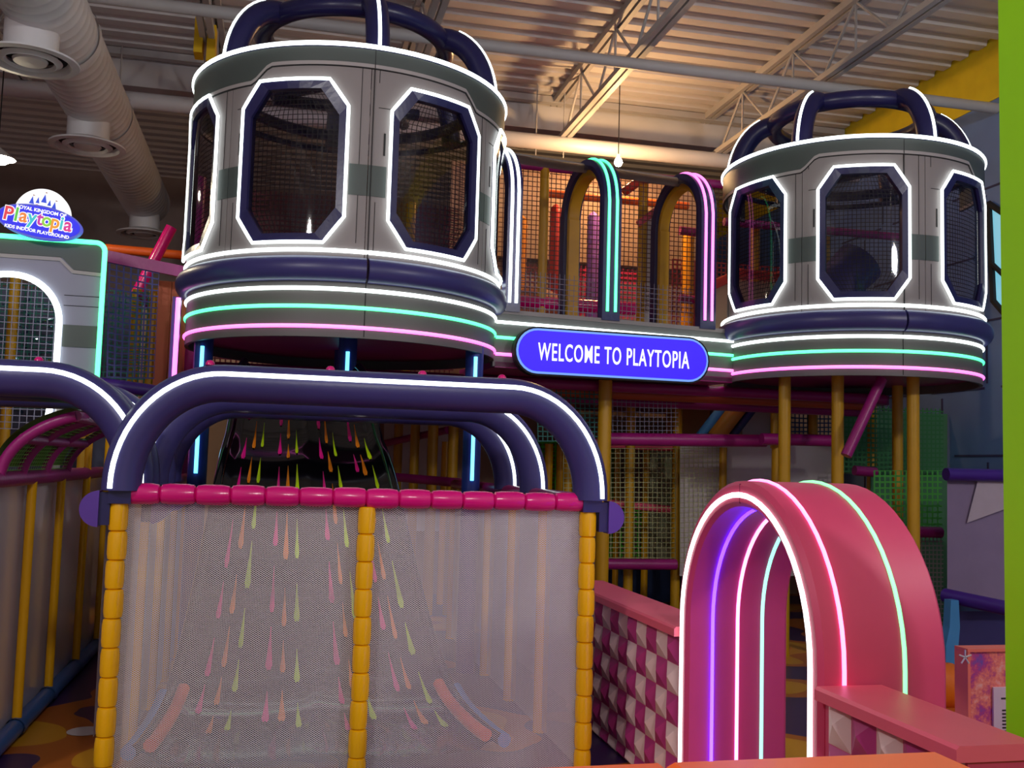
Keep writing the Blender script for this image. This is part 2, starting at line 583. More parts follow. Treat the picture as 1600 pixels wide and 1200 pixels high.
# ------------------------------------------------------------------ towers
def tower(cx, cy, R, k, win_deg, rib0, label, seamdeg, post_deg, post_mat, group=None):
    """k scales heights above eye level"""
    c = Vector((cx, cy))
    m = c.normalized()
    rt = Vector((m.y, -m.x))
    def Z(z):
        return H + (z-H)*k
    def P(phi, z, r):
        q = c - m*(r*math.cos(phi)) + rt*(r*math.sin(phi))
        return Vector((q.x, q.y, z))
    D = math.radians
    A0, A1 = D(-118), D(118)
    t = thing('play_tower', label, 'play tower', (cx, cy, Z(2.40)), group)
    def ring(name, z, r, rr, mt, n=90, full=True, a0=A0, a1=A1, parent=None):
        if full:
            pts = [P(2*PI*i/n, z, r) for i in range(n)]
            return MB().tube(pts, rr, 10, True).build(name, mt, parent or t, True)
        pts = [P(a0+(a1-a0)*i/n, z, r) for i in range(n+1)]
        return MB().tube(pts, rr, 10).build(name, mt, parent or t, True)
    def strip(name, fz0, fz1, r, mt, a0, a1, n=40, th=.012, parent=None):
        """curved band between two height functions"""
        mb = MB()
        prof = []
        for i in range(n+1):
            a = a0+(a1-a0)*i/n
            z0, z1 = fz0(a), fz1(a)
            prof.append([P(a, z0, r), P(a, z1, r), P(a, z1, r-th), P(a, z0, r-th)])
        vs = [p for q in prof for p in q]
        fs = []
        for i in range(n):
            for q in range(4):
                w = (q+1) % 4
                fs.append((i*4+q, (i+1)*4+q, (i+1)*4+w, i*4+w))
        fs += [(0, 1, 2, 3), (n*4+3, n*4+2, n*4+1, n*4)]
        mb.add(vs, fs)
        return mb.build(name, mt, parent or t, True)
    const = lambda z: (lambda a: z)
    # skirt with three light lines
    strip('skirt', const(Z(2.40)), const(Z(2.82)), R*.985, mat('skirt_panel', (100, 98, 96), .5, var=.05), D(-180), D(180), 96, .03)
    ring('pink_light_line', Z(2.472), R*.988, .0135, P_NEON)
    ring('green_light_line', Z(2.610), R*.988, .0135, G_NEON)
    ring('white_light_line', Z(2.735), R*.988, .0145, W_NEON)
    strip('skirt_seam', const(Z(2.41)), const(Z(2.81)), R*.987, SEAM, D(seamdeg)-.0025, D(seamdeg)+.0025, 2, .004)
    # padded bumper ring in two lengths with a stitched joint
    zc = Z(2.872)
    sec = [(.088*math.cos(2*PI*i/16), .075*math.sin(2*PI*i/16)) for i in range(16)]
    for a, b in ((D(seamdeg-178), D(seamdeg)-.006), (D(seamdeg)+.006, D(seamdeg+178))):
        pts = [P(a+(b-a)*i/60, zc, R*1.0) for i in range(61)]
        MB().sweep(pts, sec, (0, 0, 1)).build('bumper', NAVY, t, True)
    ring('wall_foot_light_line', Z(3.0), R+.004, .0145, W_NEON)
    # wall panels with octagonal openings
    zb, zt = Z(2.95), Z(4.44)
    wz0, wz1 = Z(3.06), Z(4.20)
    hw = D(17.6)
    cxz, czz = D(6.2), .185*k
    wins = [D(w) for w in win_deg]
    edges = [wins[0]-D(24.5)] + [(wins[i]+wins[i+1])/2 for i in range(len(wins)-1)] + [wins[-1]+D(24.5)]
    def octo(w, gx=0.0, gz=0.0):
        x0, x1, z0, z1 = w-hw-gx, w+hw+gx, wz0-gz, wz1+gz
        return [(x0+cxz, z0), (x1-cxz, z0), (x1, z0+czz), (x1, z1-czz), (x1-cxz, z1), (x0+cxz, z1), (x0, z1-czz), (x0, z0+czz)]
    def dense(poly, n=6):
        out = []
        for i in range(len(poly)):
            a, b = poly[i], poly[(i+1) % len(poly)]
            for j in range(n):
                out.append((a[0]+(b[0]-a[0])*j/n, a[1]+(b[1]-a[1])*j/n))
        return out
    for i, w in enumerate(wins):
        e0, e1 = edges[i]+.0022, edges[i+1]-.0022
        inner = dense(octo(w), 6)
        outer = []
        for (a, z) in inner:       # push each opening point out to the sector border
            da, dz = (a-w), (z-(wz0+wz1)/2)
            best = 1e9
            for lim, comp, d in ((e1-w, da, 1), (e0-w, da, -1)):
                if comp*d > 1e-9:
                    best = min(best, lim/comp)
            for lim, comp in ((zt-(wz0+wz1)/2, dz), (zb-(wz0+wz1)/2, dz)):
                if abs(comp) > 1e-9 and lim/comp > 0:
                    best = min(best, lim/comp)
            outer.append((w+da*best, (wz0+wz1)/2+dz*best))
        # snap the closest border samples onto the four corners
        for ca, cz_ in ((e0, zb), (e1, zb), (e0, zt), (e1, zt)):
            j = min(range(len(outer)), key=lambda q: ((outer[q][0]-ca)*R)**2+(outer[q][1]-cz_)**2)
            outer[j] = (ca, cz_)
        n = len(inner)
        mb = MB()
        vs, rows = [], 4
        for r_ in (R, R-.03):
            for q in range(rows+1):
                for j in range(n):
                    f = q/rows
                    a = inner[j][0]+(outer[j][0]-inner[j][0])*f
                    z = inner[j][1]+(outer[j][1]-inner[j][1])*f
                    vs.append(P(a, z, r_))
        fs = []
        L_ = (rows+1)*n
        for q in range(rows):
            for j in range(n):
                w2 = (j+1) % n
                fs.append((q*n+j, q*n+w2, (q+1)*n+w2, (q+1)*n+j)[::-1])
                fs.append((L_+q*n+j, L_+q*n+w2, L_+(q+1)*n+w2, L_+(q+1)*n+j))
        for j in range(n):
            w2 = (j+1) % n
            fs.append((j, w2, L_+w2, L_+j))
            fs.append((rows*n+w2, rows*n+j, L_+rows*n+j, L_+rows*n+w2))
        pan = mb.add(vs, fs).build('wall_panel', PANEL, t, True)
        # printed thin panel lines and dark stripe
        LS = [(.0022, .0015), (-.0022, .0015), (-.0022, -.0015), (.0022, -.0015)]
        for a_, z0_, z1_ in ((e0+D(2.6), wz1+.02, zt), (e1-D(2.8), wz0, zt), (w+D(1), zb+.05, wz0-.05), (e0+D(2.6), zb+.05, wz0+.3)):
            MB().sweep([P(a_, z0_, R+.001), P(a_, z1_, R+.001)], LS, rt.to_3d()).build('panel_line', SEAM, pan)
        MB().sweep([P(e0+D(2.6)+D(4.4)*q/4, wz1-.16, R+.001) for q in range(5)], LS, (0, 0, 1)).build('panel_line', SEAM, pan)
        for a_, b_ in ((e0, w-hw-D(1.4)), (w+hw+D(1.4), e1)):
            if b_ > a_:
                strip('dark_stripe', const(Z(3.40)), const(Z(3.62)), R+.004, DARKG, a_, b_, 6, .006, pan)
        strip('slot', const(Z(3.70)), const(Z(3.86)), R+.003, SEAM, w-hw-D(2.6), w-hw-D(2.0), 2, .005, pan)
        # frame, neon, pane and safety net
        o1, o2 = dense(octo(w), 5), dense(octo(w, -D(2.4), -.055), 5)
        n = len(o1)
        vs = [P(a, z, R+.022) for a, z in o1]+[P(a, z, R+.010) for a, z in o2]+[P(a, z, R-.05) for a, z in o2]+[P(a, z, R-.05) for a, z in o1]
        fs = []
        for q in range(4):
            for j in range(n):
                w2, q2 = (j+1) % n, (q+1) % 4
                fs.append((q*n+j, q*n+w2, q2*n+w2, q2*n+j))
        wf = MB().add(vs, fs).build('window_frame', NAVYG, t)
        MB().tube([P(a, z, R+.022) for a, z in dense(octo(w, D(.45), .010), 5)], .0125, 8, True).build('window_light_line', W_NEON, wf, True)
        pa = octo(w, -D(2.2), -.05)
        def fan(r_, pad=0):
            def g(u, v):
                z = wz0+.05+(wz1-wz0-.1)*v
                dz = min(z-(wz0+.05), (wz1-.05)-z)
                cut = cxz*max(0, 1-dz/czz)
                lo, hi = w-hw+D(2.2)+cut, w+hw-D(2.2)-cut
                return P(lo+(hi-lo)*u, z, r_)
            return g
        MB().grid(fan(R-.012), 8, 24, .7, 1.04).build('pane', PANE, wf, True)
        # net keeps even cells: straight metric grid
        MB().grid(fan(R-.045), 8, 24, .62, 1.04).build('safety_net', NET_DARK, wf)
    # dark crown band with stepped pale border
    ca, cb = D(seamdeg-38), D(seamdeg+38)
    def step(a):
        d = abs(a-D(seamdeg))
        lo, hi = D(35), D(41)
        f = 0 if d < lo else (1 if d > hi else (d-lo)/(hi-lo))
        return Z(4.345) - .115*f*k
    strip('crown_band', step, const(Z(4.455)), R+.012, DARKG, A0, A1, 120, .02)
    strip('crown_border', lambda a: step(a)-.028, lambda a: step(a), R+.010, BORDER, A0, A1, 120, .02)
    strip('crown_border_line', lambda a: step(a)-.034, lambda a: step(a)-.027, R+.011, SEAM, A0, A1, 120, .02)
    strip('wall_seam', const(zb), const(Z(4.45)), R+.0125, SEAM, D(seamdeg)-.0022, D(seamdeg)+.0022, 2, .03)
    ring('rim', Z(4.462), R-.01, .028, NAVYG)
    ring('rim_light_line', Z(4.470), R+.016, .0165, W_NEON)
    # tubular crown
    zr = Z(4.98)
    rr = R*.60
    ring('crown_hoop', zr, rr, .078, NAVYG, 48)
    for q in range(6):
        a = D(rib0+60*q)
        pts, npts = [], []
        for i in range(15):
            f = i/14*PI/2
            rad = rr-.02+(R-.115-rr+.02)*math.cos(f)
            z = Z(4.44)+(zr+.015-Z(4.44))*math.sin(f)
            pts.append(P(a, z, rad))
            npts.append(P(a, z+.088*math.sin(f), rad+.088*math.cos(f)))
        rb = MB().tube(pts, .088, 14).build('crown_rib', NAVYG, t, True)
        MB().tube(npts[1:12], .013, 8).build('rib_light_line', W_NEON, rb, True)
        b = D(rib0+60*q+130)
        if q % 2 == 0:
            MB().tube([P(a, Z(4.60), rr*.96), P(b, Z(4.52), rr*.9)], .05, 10).build('crown_brace', NAVYG, t, True)
    ring('inner_hoop', Z(4.52), R*.80, .05, NAVYG, 48)
    # deck and underside
    n = 72
    MB().lathe([(0, Z(2.54)), (R*.965, Z(2.54)), (R*.965, Z(2.48)), (0, Z(2.48))], (cx, cy, 0), n).build('deck', PURP, t, True)
    # support posts
    for a, rad, light in post_deg:
        q = P(D(a), 0, R*rad)
        if light:
            po = MB().lathe([(.0, Z(2.49)), (.07, Z(2.49)), (.07, 0), (0, 0)], (q.x, q.y, 0), 20).build('support_post', BLUEP, t, True)
            f = P(D(a), 0, R*rad+.072)
            f2 = (Vector((q.x, q.y)) - m*.074)
            MB().bar((f2.x, f2.y, 1.43), (f2.x, f2.y, Z(2.37)), .014, 8).build('post_light_line', B_NEON, po, True)
        else:
            MB().lathe([(.0, Z(2.49)), (.052, Z(2.49)), (.052, 0), (0, 0)], (q.x, q.y, 0), 16).build('support_post', post_mat, t, True)
    return t, P, Z

T1, P1, Z1 = tower(.47, 8.2, 1.241, 1.0, (-68, -19.5, 30.5, 79), 8, 'large grey round play tower on blue lit posts above the pen', 6.5,
                   ((-67, .90, True), (4, .42, True), (60, .93, True), (180, .3, True)), BLUEP)
T2c = Vector((5.389, 8.8))*(8.3/8.8)
T2, P2, Z2 = tower(T2c.x, T2c.y, 1.141, .958, (-44, 6, 57), -22, 'grey round play tower on ochre posts beside the mural wall', 22,
                   ((-8, .55, False), (44, .66, False), (-38, .75, False), (150, .8, False)), YELP)
# diagonal brace below the second tower
a, b = on_y(1378, 592, 7.5), on_y(1322, 712, 7.5)
MB().tube([a, b], .045, 14).build('diagonal_brace', PURP, T2, True)

# ------------------------------------------------------------------ bridge between the towers
B0, B1 = Vector((1.675, 8.03, 0)), Vector((3.975, 8.37, 0))
bd = (B1-B0).normalized()
bn = Vector((bd.y, -bd.x, 0))
bridge = thing('bridge_walkway', 'grey bridge with light lines joining the two play towers', 'bridge', (2.8, 8.6, 2.35))
def BP(s_, off, z):
    p = B0 + bd*s_ + bn*off
    return Vector((p.x, p.y, z))
Lb = (B1-B0).length
def slab(s0, s1, o0, o1, z0, z1):
    v = [BP(s0, o0, z0), BP(s1, o0, z0), BP(s1, o1, z0), BP(s0, o1, z0), BP(s0, o0, z1), BP(s1, o0, z1), BP(s1, o1, z1), BP(s0, o1, z1)]
    return MB().add(v, [(0, 1, 2, 3), (4, 7, 6, 5), (0, 4, 5, 1), (1, 5, 6, 2), (2, 6, 7, 3), (3, 7, 4, 0)])
slab(0, Lb, 0, -.05, 2.36, 2.80).build('fascia', mat('bridge_fascia', (104, 106, 104), .5), bridge)
slab(0, Lb, .012, -.10, 2.80, 2.835).build('top_ledge', PANEL, bridge)
slab(.02, Lb-.02, 0, -.92, 2.352, 2.40).build('deck', PURP, bridge)
for nm, z, mt in (('white_light_line', 2.728, W_NEON), ('green_light_line', 2.600, G_NEON), ('pink_light_line', 2.462, P_NEON)):
    MB().bar(BP(.02, .008, z), BP(Lb-.01, .008, z), .0135, 8).build(nm, mt, bridge, True)
# clear curved sheets over the bridge with a grey top tube
def vault_pt(s_, f, rad=.62, zt=4.28):
    # f 0..1: front foot -> over the top -> rear foot
    L1, L2 = 1.0, PI/2
    tot = 2*L1 + 2*L2
    x = f*tot
    r = .42
    if x < L1:
        return BP(s_, -.02, 2.82+(zt-r-2.82)*x/L1)
    x -= L1
    if x < L2:
        a_ = x
        return BP(s_, -.02-r*(1-math.cos(a_)), zt-r+r*math.sin(a_))
    x -= L2
    if x < L2:
        return BP(s_, -.44-r*math.sin(x), zt-r+r*math.cos(x))
    x -= L2
    return BP(s_, -.44-r, zt-r-(zt-r-2.40)*x/L1)
def rib(s_, w, m1, m2, name):
    path = [vault_pt(s_, i/60) for i in range(61)]
    hw = w/2
    sec = [(-hw, -.05), (hw, -.05), (hw, .05), (-hw, .05)]
    return path
RG = 'arched ribs with twin light lines over the bridge'
for s_, mt, lab, zt, w in ((.15, W_NEON, 'navy arched rib with twin white light lines over the bridge', 4.26, .13),
                           (1.06, G_NEON, 'navy arched rib with twin green light lines over the bridge', 4.29, .17),
                           (2.03, P_NEON, 'navy arched rib with twin pink light lines over the bridge', 4.29, .16)):
    base = BP(s_, 0, 2.82)
    r = thing('bridge_rib', lab, 'arched rib', base, RG)
    N_ = 72
    path = [vault_pt(s_, i/N_, zt=zt) for i in range(N_+1)]
    hw = w/2
    MB().sweep(path, [(-hw, -.045), (hw, -.045), (hw, .045), (-hw, .045)], bd).build('pad', NAVYG, r, True)
    # yellow foam inside lining
    inn = []
    for i in range(N_+1):
        p = path[i]
        cc = BP(s_, -.38, p.z)
        q = Vector((p.x, p.y, 0)).lerp(Vector((cc.x, cc.y, 0)), 0)
        inn.append(p)
    cen = BP(s_, -.44, 3.6)
    def toward(p, d):
        ps = Vector((p.x, p.y, p.z))
        v = cen - ps
        v.z = 0 if ps.z < zt-.42 else v.z
        return ps + v.normalized()*d
    MB().sweep([toward(p, .065) for p in path[2:]], [(-hw*.62, -.03), (hw*.62, -.03), (hw*.62, .03), (-hw*.62, .03)], bd).build('lining', YELP, r, True)
    for d in (-hw*.45, hw*.45):
        MB().tube([toward(p, -.052) + bd*d for p in path[1:int(N_*.52)]], .0135, 8).build('rib_light_line', mt, r, True)
for s0, s1 in ((.22, .98), (1.14, 1.94)):
    def g(u, v, s0=s0, s1=s1):
        return vault_pt(s0+(s1-s0)*u, .02+.6*v)
    MB().grid(g, 2, 48).build('clear_sheet', CLEAR, bridge, True)
    p, q = BP(s0-.05, -.44, 4.27), BP(s1+.05, -.44, 4.27)
    MB().bar(p, q, .045, 12).build('top_tube', PANEL, bridge, True)
    MB().grid(lambda u, v, s0=s0, s1=s1: BP(s0+(s1-s0)*u, -.10, 2.84+.36*v), 1, 1, s1-s0, .36).build('low_net', NET_GREY, bridge)

# ------------------------------------------------------------------ LED welcome sign
sc_ = (on_y(806, 548, 7.93) + on_y(1107, 563, 8.0))/2
sw = (on_y(1107, 563, 8.0) - on_y(806, 548, 7.93)).length
sh = .372
sdir = Vector((math.cos(math.radians(3)), math.sin(math.radians(3)), 0))
Ms = Matrix.Translation(sc_) @ Matrix.Rotation(math.radians(3), 4, 'Z') @ Matrix.Rotation(PI/2, 4, 'X')
sign = thing('welcome_sign', 'blue lit sign with white letters mounted on the bridge front', 'sign', (sc_.x, sc_.y, sc_.z-sh/2))
def pill(w, h, z, zb_, n=14, name='x'):
    pts = []
    r = h/2*.97
    for cxx, a0 in ((w/2-r, -PI/2), (-(w/2-r), PI/2)):
        for i in range(n+1):
            a_ = a0+PI*i/n
            pts.append((cxx+r*math.cos(a_), (h/2)*math.sin(a_)))
    k_ = len(pts)
    vs = [(x, y, z) for x, y in pts]+[(x, y, zb_) for x, y in pts]
    fs = [tuple(range(k_)), tuple(range(2*k_-1, k_-1, -1))]+[(i, k_+i, k_+(i+1) % k_, (i+1) % k_) for i in range(k_)]
    return MB().add(vs, fs), pts
def put(mb, name, m, parent, M, smooth=False):
    return place(name, mb.mesh(name, m, smooth), parent, M.to_translation(), M.to_quaternion(), M.to_scale())
put(pill(sw+.03, sh+.03, 0, -.09)[0], 'sign_case', DARK, sign, Ms)
put(pill(sw, sh, .004, -.02)[0], 'sign_border', neon('pale_blue_rim', (.18, .38, 1), 1.0, .02), sign, Ms)
put(pill(sw-.035, sh-.035, .010, -.02)[0], 'sign_face', neon('ultramarine_face', (.035, .0, 1), 1.0, .02), sign, Ms)
text_obj('lettering', 'WELCOME TO PLAYTOPIA', .205, .003, neon('white_letter', (1, 1, 1), 1.3, .02), sign, Ms @ Matrix.Translation((.0, -.012, .014)), .0012, .50, space=1.13)
for s_ in (.35, 1.3):
    a = sc_ + sdir*(s_-.8)
    MB().bar(a+Vector((0, .03, 0)), a+Vector((0, .17, 0)), .02, 8).build('bracket', STEEL, sign)

# ------------------------------------------------------------------ padded posts / rails
pad_v = MB().lathe([(.0, 0), (.030, .0), (.040, .006), (.0435, .03), (.0435, .105), (.040, .129), (.030, .135), (0, .135)], n=18).mesh('pad', YEL, True)
def padded_post(parent, x, y, z1, z0=0.0):
    core = MB().bar((x, y, z0), (x, y, z1), .028, 10).build('post', YEL, parent, True)
    n = int(round((z1-z0)/.135))
    for i in range(n):
        s_ = 1+random.uniform(-.03, .03)
        place('pad', pad_v, core, (x+random.uniform(-.002, .002), y, z0+(z1-z0)*i/n), None, (s_, s_, (z1-z0)/n/.135))
    return core
pad_h = MB().lathe([(0, 0), (.034, .0), (.044, .008), (.049, .04), (.049, .115), (.044, .147), (.034, .155), (0, .155)], n=18, axis='x').mesh('pad', MAG, True)
def padded_rail(parent, x0, x1, y, z):
    core = MB().bar((x0, y, z), (x1, y, z), .03, 10).build('rail', MAG, parent, True)
    n = int(round((x1-x0)/.155))
    for i in range(n):
        s_ = 1+random.uniform(-.03, .03)
        place('pad', pad_h, core, (x0+(x1-x0)*i/n, y, z+random.uniform(-.002, .002)), None, ((x1-x0)/n/.155, s_, s_))
    return core
def plain_post(parent, x, y, z0, z1, r=.036, m=YELP):
    return MB().tube(seg((x, y, z0), (x, y, z1), 3), r, 12).build('post', m, parent, True)
def plain_rail(parent, a, b, r=.038, m=PURP):
    return MB().tube(seg(a, b, 4), r, 12).build('rail', m, parent, True)
def net_panel(parent, a, b, z0, z1, m, name='net_panel'):
    a, b = Vector(a), Vector(b)
    return MB().quad((a.x, a.y, z0), (b.x, b.y, z0), (b.x, b.y, z1), (a.x, a.y, z1)).build(name, m, parent)

# front pen
XL, XR, YF = -.711, 1.568, 5.0
pen = thing('play_pen', 'netted slide pen with padded yellow posts and magenta top rail', 'play pen', (.43, 6.6, 0))
for x in (XL, .436, XR):
    padded_post(pen, x, YF, 1.33)
padded_rail(pen, XL+.02, XR-.02, YF, 1.372)
net_panel(pen, (XL, YF+.025, 0), (XR, YF+.025, 0), .02, 1.345, NET_FRONT, 'front_net')
for X in (XL, XR):
    plain_rail(pen, (X, YF+.05, 1.372), (X, 9.0, 1.372), .045, mat('plum_vinyl', (150, 20, 90), .3, bump=.2, bscale=40))
    for y in (5.85, 6.65, 7.45, 8.3, 9.0):
        plain_post(pen, X, y, 0, 1.36, .042, YEL)
    net_panel(pen, (X, YF, 0), (X, 9.0, 0), .02, 1.34, NET_CREAM, 'side_net')
    net_panel(pen, (X+(.06 if X > 0 else -.06), YF+.05, 0), (X+(.06 if X > 0 else -.06), 9.0, 0), .25, 1.30, mat('pale_padded_board', (200, 188, 196), .6), 'side_board')
# ------------------------------------------------------------------ navy arches with light lines
def arch_path(x0, x1, y, zb_, zt, rx=.44, n=16):
    pts = [Vector((x0, y, zb_))]
    for i in range(n+1):
        a_ = PI/2*i/n
        pts.append(Vector((x0+rx*(1-math.cos(a_)), y, zb_+.02+(zt-zb_-.02)*math.sin(a_))))
    for i in range(1, 7):
        pts.append(Vector((x0+rx+(x1-x0-2*rx)*i/7, y, zt)))
    for i in range(n+1):
        a_ = PI/2*(1-i/n)
        pts.append(Vector((x1-rx*(1-math.cos(a_)), y, zb_+.02+(zt-zb_-.02)*math.sin(a_))))
    pts.append(Vector((x1, y, zb_)))
    return pts
def arch(label, x0, x1, y, group):
    zb_, zt, r = 1.385, 1.905, .090
    t = thing('padded_arch', label, 'padded arch', ((x0+x1)/2, y, zb_), group)
    path = arch_path(x0, x1, y, zb_, zt)
    sec = [(r*math.cos(2*PI*i/20), r*math.sin(2*PI*i/20)) for i in range(20)]
    MB().sweep(path, sec, (0, 1, 0)).build('tube', NAVY, t, True)
    # light line on the front, a third of the way up the outer side
    lp = []
    for i, p in enumerate(path):
        a_ = path[max(0, i-1)]
        b_ = path[min(len(path)-1, i+1)]
        tg = (b_-a_).normalized()
        out = Vector((-tg.z, 0, tg.x))
        lp.append(p + Vector((0, -r*.90, 0)) + out*r*.43)
    lp[0].z += .01
    lp[-1].z += .01
    MB().tube(lp, .0125, 8).build('light_line', W_NEON, t, True)
    for X, sg in ((x0, -1), (x1, 1)):
        MB().box((X-.05, y-.05, zb_-.06), (X+.05, y+.05, zb_+.01)).build('foot_plate', NAVYG, t)
        hp_ = [(X+sg*(.088+.083*math.cos(PI*(i/16-.5))), zb_-.085+.083*math.sin(PI*(i/16-.5))) for i in range(17)]
        if sg > 0:
            hp_ = hp_[::-1]
        k_ = len(hp_)
        MB().add([(x, y-.05, z) for x, z in hp_]+[(x, y+.04, z) for x, z in hp_], [tuple(range(k_-1, -1, -1)), tuple(range(k_, 2*k_))]+[(i, (i+1) % k_, k_+(i+1) % k_, k_+i) for i in range(k_)]).build('end_cap', VIOL, t, True)
        MB().box((X+sg*.065-.024, y-.035, zb_-.16), (X+sg*.065+.024, y+.035, zb_-.01)).build('cap_bracket', NAVYG, t)
    for fx in (.16, .41, .61, .79):
        X = x0+(x1-x0)*fx
        MB().lathe([(.022, 0), (.021, .012), (.013, .022), (0, .025)], (X, y+.02, zt+r-.004), 14).build('bolt_cap', MAG, t, True)
    return t
GA = 'navy arches over the front pen'
a1 = arch('navy padded arch with white light line on the front rail of the pen', -.705, 1.578, YF, GA)
a2 = copy_tree(a1, (0, 1.18, 0), None, 'middle navy padded arch spanning the pen, between two others')
a3 = copy_tree(a1, (0, 1.95, 0), None, 'rearmost navy padded arch of the pen, before the lit blue posts')
GB = 'navy arches over the side aisle'
a4 = copy_tree(a1, (-2.26, .27, 0), None, 'navy padded arch at the mouth of the green netted aisle')
a5 = copy_tree(a1, (-2.28, .72, 0), None, 'second navy padded arch of the aisle, just behind its mouth')
a6 = copy_tree(a1, (-2.28, 1.56, 0), None, 'third navy padded arch of the aisle, next to the lit portal')
for o in (a4, a5, a6):
    o['group'] = GB

# ------------------------------------------------------------------ black drip slide in the pen
slide = thing('drip_slide', 'glossy black wide slide with pink orange and lime drips', 'slide', (.45, 6.5, 0))
ctrl = [(7.56, 2.22), (7.47, 2.14), (7.34, 1.94), (7.20, 1.70), (7.07, 1.55), (6.90, 1.34), (6.70, 1.06), (6.48, .78), (6.27, .52), (6.05, .31), (5.82, .17), (5.55, .11), (5.25, .09)]
def slide_pt(u, v, off=0.0):
    x = v*(len(ctrl)-1)
    i = min(int(x), len(ctrl)-2)
    f = x-i
    def cat(k):
        p = [ctrl[max(0, min(len(ctrl)-1, j))][k] for j in (i-1, i, i+1, i+2)]
        return .5*((2*p[1])+(-p[0]+p[2])*f+(2*p[0]-5*p[1]+4*p[2]-p[3])*f*f+(-p[0]+3*p[1]-3*p[2]+p[3])*f**3)
    y, z = cat(0), cat(1)
    wdt = .80+.70*v+.28*v*v
    bulge = .035*abs(math.sin(2*PI*u))
    return Vector((.14+.15*v+(u-.5)*wdt, y-off*.6, z-bulge+off*.8+.03*(abs(u-.5) > .47)))
MB().grid(lambda u, v: slide_pt(u, v), 40, 72).build('slide_bed', BLACKS, slide, True)
for sgn, u in ((-1, 0), (1, 1)):
    MB().tube([slide_pt(u, v/40) + Vector((sgn*.012, 0, .008)) for v in range(41)], .03, 10).build('side_lip', BLACKS, slide, True)
    MB().tube([slide_pt(u, .80+.2*v/8)+Vector((sgn*.04, 0, .0)) for v in range(9)], .038, 10).build('run_out_edge', SKYB, slide, True)
    MB().tube([slide_pt(u, .80+.2*v/8)+Vector((-sgn*.06, 0, .03)) for v in range(9)], .034, 10).build('run_out_stripe', ORANGE, slide, True)
MB().box((-.33, 7.5, 0), (.61, 7.56, 2.2)).build('slide_back', DARK, slide)
drip_m = {'p': mat('pink_drip', (255, 20, 150), .3), 'o': mat('orange_drip', (255, 140, 16), .3), 'y': mat('lime_drip', (205, 245, 10), .3)}
def drip(u, v0, v1, key, w=.011):
    n = 8
    vs, fs = [], []
    for i in range(n+1):
        f = i/n
        hw = w*(.12+.88*f**1.2) if i < n else w*.45
        v = v0+(v1-v0)*f
        for s_ in (-1, 0, 1):
            p = slide_pt(u+s_*hw/1.5, v, .006+(.006 if s_ == 0 else 0))
            vs.append(p)
    for i in range(n):
        for k_ in range(2):
            fs.append((i*3+k_, i*3+k_+1, (i+1)*3+k_+1, (i+1)*3+k_))
    MB().add(vs, fs).build('drip', drip_m[key], slide, True)
cols = [(.10, 'p'), (.155, 'o'), (.21, 'y'), (.33, 'p'), (.385, 'o'), (.44, 'y'), (.60, 'p'), (.65, 'o'), (.70, 'y'), (.82, 'p'), (.865, 'o'), (.92, 'y')]
for ci, (u, key) in enumerate(cols):
    v = .13+.035*(ci % 3)+random.uniform(0, .04)
    while v < .86:
        ln = .055+random.uniform(0, .03)
        drip(u, v, min(v+ln, .9), key, random.uniform(.017, .024))
        v += ln+random.uniform(.018, .05)

# ------------------------------------------------------------------ left aisle fence with green net vault
fence = thing('aisle_fence', 'white netted aisle fence with ochre posts and blue foot rail', 'fence', (-1.33, 7.2, 0))
plain_rail(fence, (-1.33, 4.9, .05), (-1.33, 9.2, .05), .048, RAILB)
plain_rail(fence, (-1.34, 4.9, 1.41), (-1.34, 8.4, 1.41), .042, PURP)
for y in (5.3, 6.10, 6.88, 7.75, 8.6):
    plain_post(fence, -1.33, y, .05, 1.40 if y < 7.5 else 1.75, .026, YEL)
    MB().lathe([(.055, 0), (.055, .10)], (-1.33, y-.05, .05), 12, 'y').build('rail_clamp', RAILB, fence, True)
net_panel(fence, (-1.375, 4.9, 0), (-1.375, 9.2, 0), .06, 1.40, mat('milky_sheet', (206, 196, 204), .18, var=.03), 'sheet')
vault = thing('net_vault', 'green net vault with plum ribs arching over the aisle', 'net vault', (-1.05, 6.7, 1.41))
def vp(f, y):
    return Vector((-.80-.53*math.cos(f*PI), y, 1.41+.35*math.sin(f*PI)))
for y in (5.40, 5.84, 6.40, 7.0):
    MB().tube([vp(.38*i/20, y) for i in range(21)], .028, 10).build('rib', PURP, vault, True)
for f in (.2, .38):
    MB().tube(seg(vp(f, 5.39), vp(f, 7.03), 3), .028, 10).build('rail', PURP, vault, True)
MB().grid(lambda u, v: vp(.02+.36*u, 5.38+1.65*v), 20, 10, .85, 1.5).build('vault_net', net('leaf_net', (130, 200, 80), .045, .16), vault)
MB().grid(lambda u, v: vp(.02+.36*u, 5.38+1.65*v)+Vector((-.03, 0, .04)), 20, 2, .85, 1.5).build('vault_cover', mat('moss_cover', (86, 128, 30), .8, var=.35, scale=2.5), vault)

# ------------------------------------------------------------------ lit portal panel on the left
YP = 7.3
portal = thing('portal_panel', 'grey portal panel outlined by green light with arched window', 'panel', (-2.2, YP, 0))
xr = -1.225
xl = -3.6
ztp = 2.985
